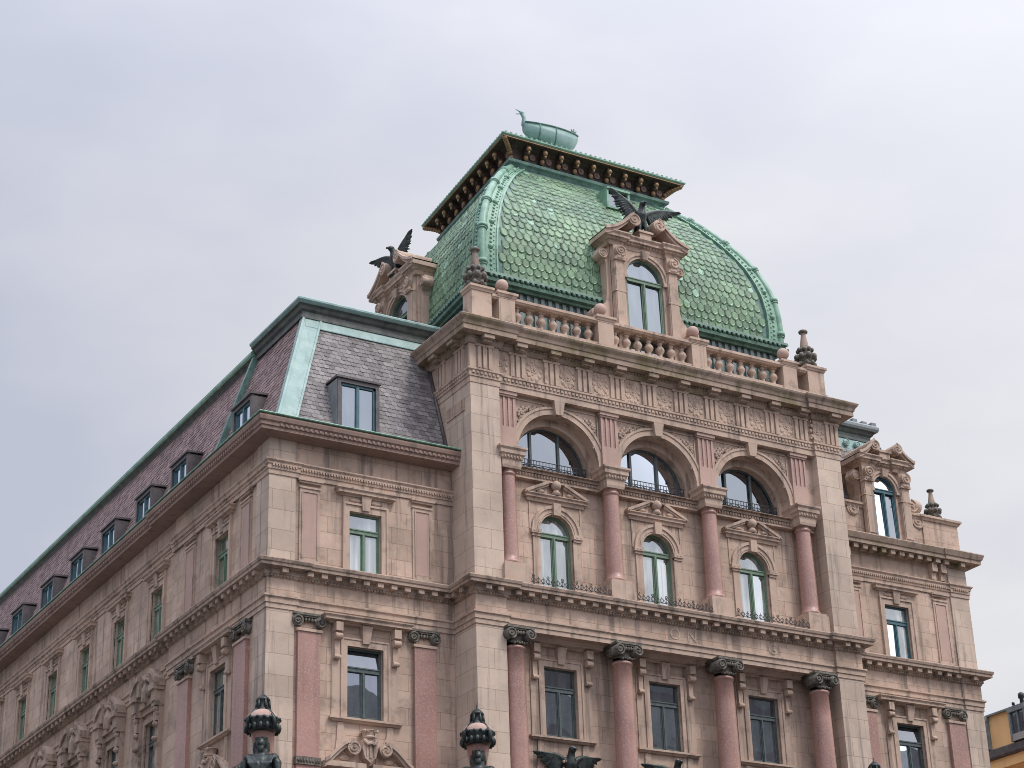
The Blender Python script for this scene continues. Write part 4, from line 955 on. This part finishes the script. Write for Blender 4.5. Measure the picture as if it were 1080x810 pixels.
for i in range(4):
    mb = MB(); pts = []; n = 40
    for t in range(n + 1):
        z, k, tg = prof_at(PL_ * t / n); p = offs(k)[i]; pts.append(Vector((p.x, p.y, z)))
    mb.tube(pts, .135, 12)
    for t in range(3, n, 8):
        dvec = (pts[t + 1] - pts[t - 1]).normalized() * .07; mb.tube([pts[t] - dvec, pts[t] + dvec], .185, 12); mb.tube([pts[t] - dvec * 2, pts[t] - dvec * 1.4], .165, 12)
    for side in (-1, 1):
        j = (i + side) % 4
        for t in range(n):
            s0, s1 = PL_ * t / n, PL_ * (t + 1) / n; q = []
            for s in (s0, s1):
                z, k, tg = prof_at(s); O = offs(k); dv = (O[j] - O[i]).normalized(); nv = Vector((dv.y, -dv.x)) * (1 if side > 0 else -1)
                no = Vector((nv.x * tg.y, nv.y * tg.y, -tg.x)); base = Vector((O[i].x, O[i].y, z)); dd3 = Vector((dv.x, dv.y, 0))
                q.append([base + dd3 * u + no * o for u, o in ((.1, .06), (.5, .06), (.5, .1), (.56, .1), (.56, -.02))])
            for m in range(4): mb.add([q[0][m], q[0][m + 1], q[1][m + 1], q[1][m]], [(0, 1, 2, 3)])
            c = (q[0][0] * .5 + q[0][1] * .5 + q[1][0] * .5 + q[1][1] * .5) * .5
            mb.sphere(c, .055 if t % 6 else .11, 6)
            c2 = q[0][0] * .2 + q[0][1] * .8; mb.sphere(c2, .03, 6)
    mb.build('rib', M['rib'], dome)
g = offs(1.98)
mb = MB(); mb.mould([(p.x, p.y) for p in g], [(-.1, 31.95), (.02, 31.95), (.05, 32.02), (.18, 32.05), (.2, 32.16), (.14, 32.18), (.12, 32.26), (.2, 32.3), (.18, 32.4), (-.05, 32.42)], True)
for i in range(4):
    a, b = g[i], g[(i + 1) % 4]
    mb.along([(a.x, a.y), (b.x, b.y)], .2, lambda p, d, n: mb.sphere(tuple(p + n * .2 + Vector((0, 0, 32.23))), (.07, .06, .07), 6), .1)
mb.build('dome_gutter', M['gutter'], dome)
g0 = offs(1.84); mb = MB()
for i in range(4):
    a, b = g0[i], g0[(i + 1) % 4]
    mb.along([(a.x, a.y), (b.x, b.y)], .28, lambda p, d, n: mb.obox(p, d, n, .13, 0, .06, 30, 31.95), .1)
mb.build('drum_panel', M['zinc'], dome)
# crown: cove, brackets, platform
LO = [(p.x, p.y) for p in offs(-.6)]; HI = [(p.x, p.y) for p in offs(0)]
mb = MB(); mb.mould(LO, [(.0, 38.2), (.12, 38.24), (.14, 38.34), (.06, 38.4), (.02, 38.5), (.08, 38.6), (.16, 38.66), (.18, 38.76), (.08, 38.82), (.0, 38.86)], True); mb.build('crown_moulding', M['copperdk'], dome)
mb = MB(); mb.mould(LO, [(.02, 38.84), (.04, 39.1), (.1, 39.22), (.25, 39.3), (.52, 39.33), (.52, 39.37), (.0, 39.37)], True)
mb.build('crown_soffit', M['soffit'], dome)
mb = MB(); mb.mould(HI, [(-.3, 39.36), (-.03, 39.34), (-.03, 39.38), (-.3, 39.40)], True); mb.build('crown_fascia', M['gold'], dome)
mb = MB(); mb.mould(HI, [(-.7, 39.39), (-.02, 39.385), (.02, 39.43), (.02, 39.47), (-.04, 39.5), (-.3, 39.55)], True)
hi2 = offs(-.3); rz1, rz2 = Vector((7.28, 5.35)), Vector((7.28, 8.2)); ra, rb = Vector((5.4, 5.3)), Vector((9.1, 5.3)); rc, rd = Vector((9.1, 8.2)), Vector((5.6, 8.2))
tops = [ra, rb, rc, rd]
for i in range(4):
    j = (i + 1) % 4; mb.add([(hi2[i].x, hi2[i].y, 39.555), (hi2[j].x, hi2[j].y, 39.555), (tops[j].x, tops[j].y, 40.72), (tops[i].x, tops[i].y, 40.72)], [(0, 1, 2, 3)])
mb.add([(p.x, p.y, 40.72) for p in tops], [(0, 1, 2, 3)])
for i in range(4):
    a, b = Vector(HI[i]), Vector(HI[(i + 1) % 4]); mb.along([tuple(a), tuple(b)], .21, lambda p, d, n: mb.obox(p, d, n, .06, -.3, -.02, 39.48, 39.56), .05)
mb.build('crown_platform', M['rib'], dome)
brm = []
def bracket_mesh():
    mb = MB(); mb.box(-.09, .09, -.42, .02, .34, .46).box(-.08, .08, -.26, .02, .16, .34).box(-.07, .07, -.14, .02, 0, .16); return mb
def ball_mesh(): return MB().sphere((0, -.4, .3), (.1, .1, .11), 10).sphere((0, -.4, .16), (.05, .05, .06), 8).sphere((0, -.17, .06), (.09, .09, .12), 8)
def rose_mesh():
    mb = MB(); rosette(mb, 0, 0, .15, 0, 8); return mb
first = {}
def inst(key, mk, mat, loc, rz):
    if key not in first: first[key] = mk().build(key, mat, dome, loc, rz); return
    c = first[key].copy(); COL.objects.link(c); c.parent = dome; c.location = loc; c.rotation_euler = (0, 0, rz)
for i in range(4):
    a, b = Vector(LO[i]), Vector(LO[(i + 1) % 4]); d = (b - a).normalized(); n = Vector((d.y, -d.x)); ang = math.atan2(d.y, d.x); L_ = (b - a).length; k = 9
    for q in range(k):
        p = a + d * (L_ * (q + .75) / (k + .5)); inst('crown_bracket', bracket_mesh, M['soffit'], (p.x, p.y, 38.87), ang); inst('gilt_ball', ball_mesh, M['gold'], (p.x, p.y, 38.87), ang)
        p2_ = p + d * (L_ * .5 / (k + .5)) + n * .06; inst('gilt_rosette', rose_mesh, M['eave'], (p2_.x, p2_.y, 39.08), ang)
    cdir = (Vector(HI[i]) - Vector(LO[i])).normalized(); mb = MB()
    for s in range(8):
        t = s / 7; mb.sphere((LO[i][0] + cdir.x * .7 * t, LO[i][1] + cdir.y * .7 * t, 38.9 + .42 * math.sqrt(t)), .1, 8)
    mb.build('corner_leaf', M['gold'], dome)
# little roof light high on the dome's front
mb = MB(); zs = 37.0; ky = 3.11 - .67
mb.box(7.12, 7.2, ky - .1, ky + .8, zs, zs + .75).box(8.02, 8.1, ky - .1, ky + .8, zs, zs + .75).box(7.12, 8.1, ky - .14, ky + .8, zs + .75, zs + .83).box(7.2, 8.02, ky - .1, ky + .3, zs, zs + .07).box(7.57, 7.63, ky - .08, ky + .3, zs + .07, zs + .75)
mb.build('roof_light', M['rib'], dome); MB().add([(7.2, ky - .03, zs + .07), (8.02, ky - .03, zs + .07), (8.02, ky + .02, zs + .75), (7.2, ky + .02, zs + .75)], [(0, 1, 2, 3)]).build('roof_light_pane', M['glassdk'], dome)

# ================================================================== SCULPTURE
def eagle(name, loc, rz, lw, rw, label, group, s=1.0):
    """bronze eagle facing -v; lw / rw = wing tip (outward, back, up)"""
    root = empty(name, loc, rz); root.scale = (s, s, s)
    mb = MB()
    mb.tube([(0, .42, .12), (0, .3, .3), (0, .1, .55), (0, -.02, .82), (0, -.05, 1.02), (0, -.1, 1.16)], [.1, .16, .24, .2, .13, .11], 12)
    mb.sphere((0, -.14, 1.2), (.12, .15, .12), 10).tube([(0, -.25, 1.21), (0, -.34, 1.19), (0, -.38, 1.12)], [.06, .045, .015], 8)
    for sx in (-1, 1):
        mb.tube([(sx * .12, .02, .45), (sx * .14, -.03, .22), (sx * .13, -.06, .02)], [.12, .08, .05], 8)
        for k in (-1, 0, 1): mb.tube([(sx * .13, -.06, .03), (sx * .13 + k * .06, -.18, .02)], [.04, .025], 6)
    for k in range(5): mb.tube([(0, .3, .3), ((k - 2) * .1, .6, .02)], [.08, .06], 6)
    for sx, tip in ((-1, lw), (1, rw)):
        tip = Vector((sx * tip[0], tip[1], tip[2])); sh = Vector((sx * .16, .04, .85)); el = sh.lerp(tip, .5) + Vector((sx * -.02, .02, .2))
        n = 19
        lead = []
        for k in range(n):
            t = k / (n - 1); p = sh * (1 - t) ** 2 + el * 2 * t * (1 - t) + tip * t * t; lead.append(p)
        mb.tube(lead, [.11 - .07 * k / (n - 1) for k in range(n)], 8)
        out = (tip - sh).normalized(); dn = Vector((sx * .15, .12, -1)); 
        for k in range(1, n):
            t = k / (n - 1); ln = .62 - .15 * t + .05 * math.sin(k * 2.4)
            dirv = (dn * (1 - .8 * t) + out * (.35 + .9 * t)).normalized()
            e = lead[k] + dirv * ln; mb.tube([lead[k], lead[k].lerp(e, .6), e], [.07, .085, .03], 6, flat=.5)
    mb.build('body', M['bronze'], root, remesh=.026)
    MB().lathe([(.0, -.02), (.22, -.02), (.24, .0), (.2, .05), (0, .06)], (0, 0, 0), 14).build('perch', M['bronze'], root)
    tag(root, label, 'eagle', group); return root
eagle('eagle_statue', (MX, .55, 35.03), 0, (.8, .2, 1.55), (1.5, .1, 1.35), 'dark bronze eagle spreading wings on the front dormer of the green dome', 'bronze eagles on the palace', .94)
eagle('eagle_statue', (.95, 6.85, 34.85), SIDE, (1.1, -.25, 1.15), (.7, .15, 1.4), 'dark bronze eagle with one wing raised on the side dormer left of the dome', 'bronze eagles on the palace', .9)
words = ['leftmost', 'middle', 'rightmost']
for i, c in enumerate(BAY):
    eagle('eagle_statue', (c + .05, .45, 15.42), 0, (.82, .1, 1.05), (.82, .1, 1.05), 'dark bronze eagle under a lower window between red columns, %s of the three' % words[i], 'bronze eagles on the palace', .95)
# ship
ship = empty('ship_sculpture', (5.35, 4.95, 40.6))
mb = MB(); n = 18; secs = []
for i in range(n + 1):
    t = i / n; x = .02 + 2.3 * t
    beam = .46 * max(0.04, math.sin(PI * min(1, t * .93 + .035))) ** .6
    keel = -.1 + .5 * (1 - t) ** 3 + .66 * t ** 8; top = .68 + .12 * (1 - t) ** 4 + .14 * t ** 4
    ring_ = []
    for k in range(13):
        a = PI * k / 12; ring_.append((x, -beam * math.cos(a) * 1.0, top - (top - keel) * math.sin(a) ** .8))
    secs.append(ring_)
vs = [p for r in secs for p in r]; m = 13
fs = [(i * m + k, i * m + k + 1, (i + 1) * m + k + 1, (i + 1) * m + k) for i in range(n) for k in range(m - 1)] + [(i * m, (i + 1) * m, (i + 1) * m + m - 1, i * m + m - 1) for i in range(n)] + [tuple(range(m)), tuple(n * m + k for k in range(m))]
mb.add(vs, fs, True); mb.build('hull', M['copper'], ship)
mb = MB()
for sgn in (0, 12): mb.tube([tuple(Vector(r[sgn]) + Vector((0, 0, .02))) for r in secs], .035, 6)
for x in (.55, 1.25): mb.tube([Vector(p) * 1.0 + Vector((0, (p[1]) * .02, 0)) for p in secs[int(x / 2.3 * n)][:13]], .025, 6)
mb.build('gunwale', M['copperdk'], ship)
mb = MB(); mb.tube([(.3, 0, .5), (.12, 0, .66), (.04, 0, .85), (.05, 0, 1.05), (.0, 0, 1.2)], [.16, .13, .1, .075, .09], 10).sphere((-.03, 0, 1.24), (.11, .08, .09), 10)
mb.tube([(-.1, 0, 1.27), (-.3, 0, 1.33)], [.035, .012], 6).tube([(-.1, 0, 1.2), (-.3, 0, 1.12)], [.035, .012], 6); mb.build('prow_head', M['copper'], ship)
mb = MB(); mb.tube([(2.2, 0, .7), (2.33, 0, .85), (2.26, 0, 1.08)], [.1, .06, .03], 8)
for k in range(12): mb.sphere((.35 + .15 * k, 0, .72 + .03 * (k % 3)), (.05, .3, .07), 6)
for k in range(5): mb.tube([(2.2, 0, .95), (2.2 + .16 * math.cos(k * .7), 0, .98 + .2 * math.sin(k * .7))], [.04, .03], 6)
mb.tube([(1.75, 0, .78), (1.8, 0, 1.0), (1.95, 0, .98), (2.0, 0, .85)], .03, 6); mb.build('stern_ornament', M['copperdk'], ship)
MB().box(.4, 1.8, -.25, .25, -.1, .08).build('cradle', M['copperdk'], ship)
tag(ship, 'pale green copper ship with bird head prow on top of the dome', 'sculpture')

# canopied statues at the corners
def canopy_statue(x, y, label, dirv):
    root = empty('canopied_statue', (x, y, 0)); rz = math.atan2(dirv[1], dirv[0]) + PI / 2; root.rotation_euler = (0, 0, rz)
    mb = MB(); mb.lathe([(.3, 12.6), (.4, 13.2), (.42, 13.4), (.3, 13.5), (.24, 13.6), (.22, 15.4), (.24, 15.6), (.3, 15.9), (.33, 16.15)], (0, .12, 0), 20).box(-.25, .25, .1, .7, 12.8, 16.1); mb.build('niche_column', M['granite'], root)
    mb = MB(); mb.lathe([(.3, 16.1), (.4, 16.14), (.44, 16.22), (.43, 16.34), (.47, 16.38), (.47, 16.46), (.4, 16.5), (.3, 16.5)], (0, 0, 0), 24)
    for k in range(16):
        a = 2 * PI * k / 16; mb.sphere((.45 * math.cos(a), .45 * math.sin(a), 16.2), (.07, .07, .12), 6); mb.sphere((.47 * math.cos(a + .2), .47 * math.sin(a + .2), 16.44), .05, 6)
    for k in range(4):
        a = PI / 2 * k + PI / 4; mb.tube([(.48 * math.cos(a), .48 * math.sin(a), 16.1), (.5 * math.cos(a), .5 * math.sin(a), 16.4), (.3 * math.cos(a), .3 * math.sin(a), 16.64), (.16 * math.cos(a), .16 * math.sin(a), 16.75)], .06, 6)
    mb.lathe([(.19, 16.68), (.2, 16.76), (.15, 16.8), (.17, 16.98), (.2, 17.0), (.17, 17.06), (.08, 17.14), (.03, 17.17), (.025, 17.28), (0, 17.3)], (0, 0, 0), 14)
    for k in range(6):
        a = PI / 3 * k; mb.tube([(.19 * math.cos(a), .19 * math.sin(a), 16.74), (.17 * math.cos(a), .17 * math.sin(a), 17.0)], .035, 6)
    mb.build('canopy', M['bronze'], root)
    mb = MB().lathe([(.44, 16.47), (.42, 16.56), (.32, 16.66), (.2, 16.72)], (0, 0, 0), 20); mb.build('canopy_roof', M['pink'], root)
    mb = MB(); fy = -.18                                             # standing cloaked figure, head under the canopy
    mb.tube([(0, fy, 13.5), (0, fy, 13.9), (0, fy, 14.5), (0, fy - .02, 15.0), (0, fy, 15.28), (0, fy, 15.45), (0, fy - .02, 15.58)], [.3, .28, .25, .29, .27, .17, .12], 14)
    mb.sphere((0, fy - .05, 15.74), (.135, .155, .18), 12).sphere((0, fy - .21, 15.73), (.03, .035, .05), 6).sphere((0, fy + .02, 15.8), (.175, .17, .15), 10).sphere((0, fy - .13, 15.58), (.1, .08, .12), 8)
    mb.tube([(-.16, fy + .04, 15.8), (-.17, fy + .05, 15.6), (-.14, fy + .04, 15.42)], [.07, .075, .06], 8).tube([(.16, fy + .04, 15.8), (.17, fy + .05, 15.6), (.14, fy + .04, 15.42)], [.07, .075, .06], 8)
    for k in range(7): mb.sphere((.15 * math.cos(k * .9), fy + .15 * math.sin(k * .9), 15.88), .05, 6)
    for sx in (-1, 1):
        mb.sphere((sx * .33, fy, 15.33), (.17, .19, .15), 10)
        mb.tube([(sx * .3, fy, 15.34), (sx * .43, fy - .02, 15.2), (sx * .46, fy - .08, 14.9), (sx * .32, fy - .26, 14.78), (sx * .1, fy - .33, 14.88)], [.15, .14, .11, .085, .07], 10)
        for k in range(4): mb.tube([(sx * (.36 - .09 * k), fy - .12, 15.4), (sx * (.3 - .08 * k), fy - .3, 15.15), (sx * (.1 - .03 * k), fy - .3, 14.9 - .05 * k)], .04, 6)
    for k in range(7): mb.tube([(-.24 + .08 * k, fy - .24, 14.75), (-.27 + .09 * k, fy - .28, 13.55)], .045, 6)
    mb.build('figure', M['bronze'], root, remesh=.03)
    tag(root, label, 'statue', 'canopied bronze statues on the palace'); return root
canopy_statue(-6.42, .62, 'dark bronze robed statue under a crowned canopy at the left street corner', (-.5, -.85))
canopy_statue(-.33, -.52, 'dark bronze robed statue under a crowned canopy beside the left central pier', (-.5, -.85))
canopy_statue(14.35, -.3, 'dark canopied statue at the right pier, only its leafy tip showing', (.2, -.95))

# ================================================================== NEIGHBOURS
def yellow_house():
    X0 = 34.0; h = empty('yellow_house', (X0, 14, 0)); tag(h, 'ochre yellow house with grey dormers across the side street on the right', 'building')
    def ad(mb, n, m, lab=None): o = mb.build(n, m, h, label=lab); o.location = (-X0, -14, 0); return o
    mb = MB(); mb.box(X0 + .9, X0 + 12, 2, 40, 0, 22.2); ad(mb, 'wall', M['ochre'])
    mb = MB(); mb.box(X0 + .12, X0 + 11, 2.2, 39.8, 22.2, 24.55); ad(mb, 'attic_wall', M['ochre'])
    mb = MB(); mb.box(X0 + .0, X0 + 11.2, 2, 40, 24.55, 24.63); ad(mb, 'roof', M['zinc'])
    mb = MB(); mb.mould([(X0 + .9, 40), (X0 + .9, 2)], [(-.3, 21.8), (.1, 21.8), (.15, 22.0), (.6, 22.1), (.62, 22.3), (.75, 22.4), (.8, 22.62), (-.3, 22.62)]); ad(mb, 'eaves', M['ochre'])
    mb = MB(); mb.mould([(X0 + .9, 40), (X0 + .9, 2)], [(.4, 22.62), (.9, 22.64), (.95, 22.72), (.95, 23.02), (.9, 23.07), (-.1, 23.07), (-.1, 22.62)]); ad(mb, 'gutter', M['lead'])
    mb = MB(); mb.along([(X0 + .9, 40), (X0 + .9, 2)], .75, lambda p, d, n: (mb.obox(p, d, n, .3, .1, .55, 21.85, 22.1), mb.obox(p, d, n, .24, .1, .35, 21.6, 21.85)), .2); ad(mb, 'bracket', M['ochre'])
    for y in (12.6, 15.02, 17.6, 9.9, 7.2, 21):
        f = MB().box(X0 - .12, X0 + .5, y - .5, y - .4, 23.1, 24.35).box(X0 - .12, X0 + .5, y + .4, y + .5, 23.1, 24.35).box(X0 - .14, X0 + .5, y - .52, y + .52, 24.35, 24.58)
        f.box(X0 - .08, X0 + .1, y - .03, y + .03, 23.1, 24.35)
        o = ad(f, 'dormer', M['zinc']); p = MB().box(X0 - .02, X0 + .02, y - .4, y + .4, 23.1, 24.35).build('pane', M['glassdk'], o)
        MB().box(X0 - .1, X0 - .04, y - .4, y + .4, 23.1, 23.4).build('window_panel', M['plaster'], o)
    mb = MB()
    for y, s in ((12.62, 1), (13.15, .5)): mb.lathe([(.09 * s, 24.6), (.09 * s, 24.6 + .35 * s), (.14 * s, 24.6 + .36 * s), (.14 * s, 24.6 + .55 * s), (.05, 24.6 + .62 * s)], (X0 + .35, y, 0), 10)
    ad(mb, 'chimney_pipe', M['iron'])
yellow_house()
def opposite_house(name, label, x0, x1, y0, y1, h, face, mat):
    o = empty(name, ((x0 + x1) / 2, (y0 + y1) / 2, 0)); tag(o, label, 'building'); c = o.location
    mb = MB().box(x0, x1, y0, y1, 0, h - 3); w = mb.build('wall', mat, o); w.location = (-c.x, -c.y, 0)
    mb = MB().add([(x0, y0, h - 3), (x1, y0, h - 3), (x1, y1, h - 3), (x0, y1, h - 3), (x0 + 2.5, y0 + 2.5, h), (x1 - 2.5, y0 + 2.5, h), (x1 - 2.5, y1 - 2.5, h), (x0 + 2.5, y1 - 2.5, h)], [(0, 1, 5, 4), (1, 2, 6, 5), (2, 3, 7, 6), (3, 0, 4, 7), (4, 5, 6, 7)])
    for k in range(4): q = (k + .7) / 4.4; mb.box(x0 + (x1 - x0) * q, x0 + (x1 - x0) * q + 1.2, (y0 + y1) / 2, (y0 + y1) / 2 + 1, h - 1, h + 1.5)
    r = mb.build('roof', M['roofdk'], o); r.location = (-c.x, -c.y, 0)
    mb = MB(); n = int(h / 4)
    for j in range(1, n):
        z = 3.8 * j
        if face == 'y':
            for i in range(int((x1 - x0) / 3)): mb.box(x0 + 1 + 3 * i, x0 + 2.3 + 3 * i, y1 - .05, y1 + .06, z, z + 2.2)
        else:
            for i in range(int((y1 - y0) / 3)): mb.box(x1 - .05, x1 + .06, y0 + 1 + 3 * i, y0 + 2.3 + 3 * i, z, z + 2.2)
    p = mb.build('window', M['glassdk'], o); p.location = (-c.x, -c.y, 0)
opposite_house('plastered_house', 'grey plastered house across the street, mirrored in the lower front panes', 2, 70, -50, -34, 31, 'y', M['plaster'])
opposite_house('plastered_house', 'tall grey house across the left street, mirrored in the side panes', -48, -31, 2, 70, 27, 'x', M['plaster'])
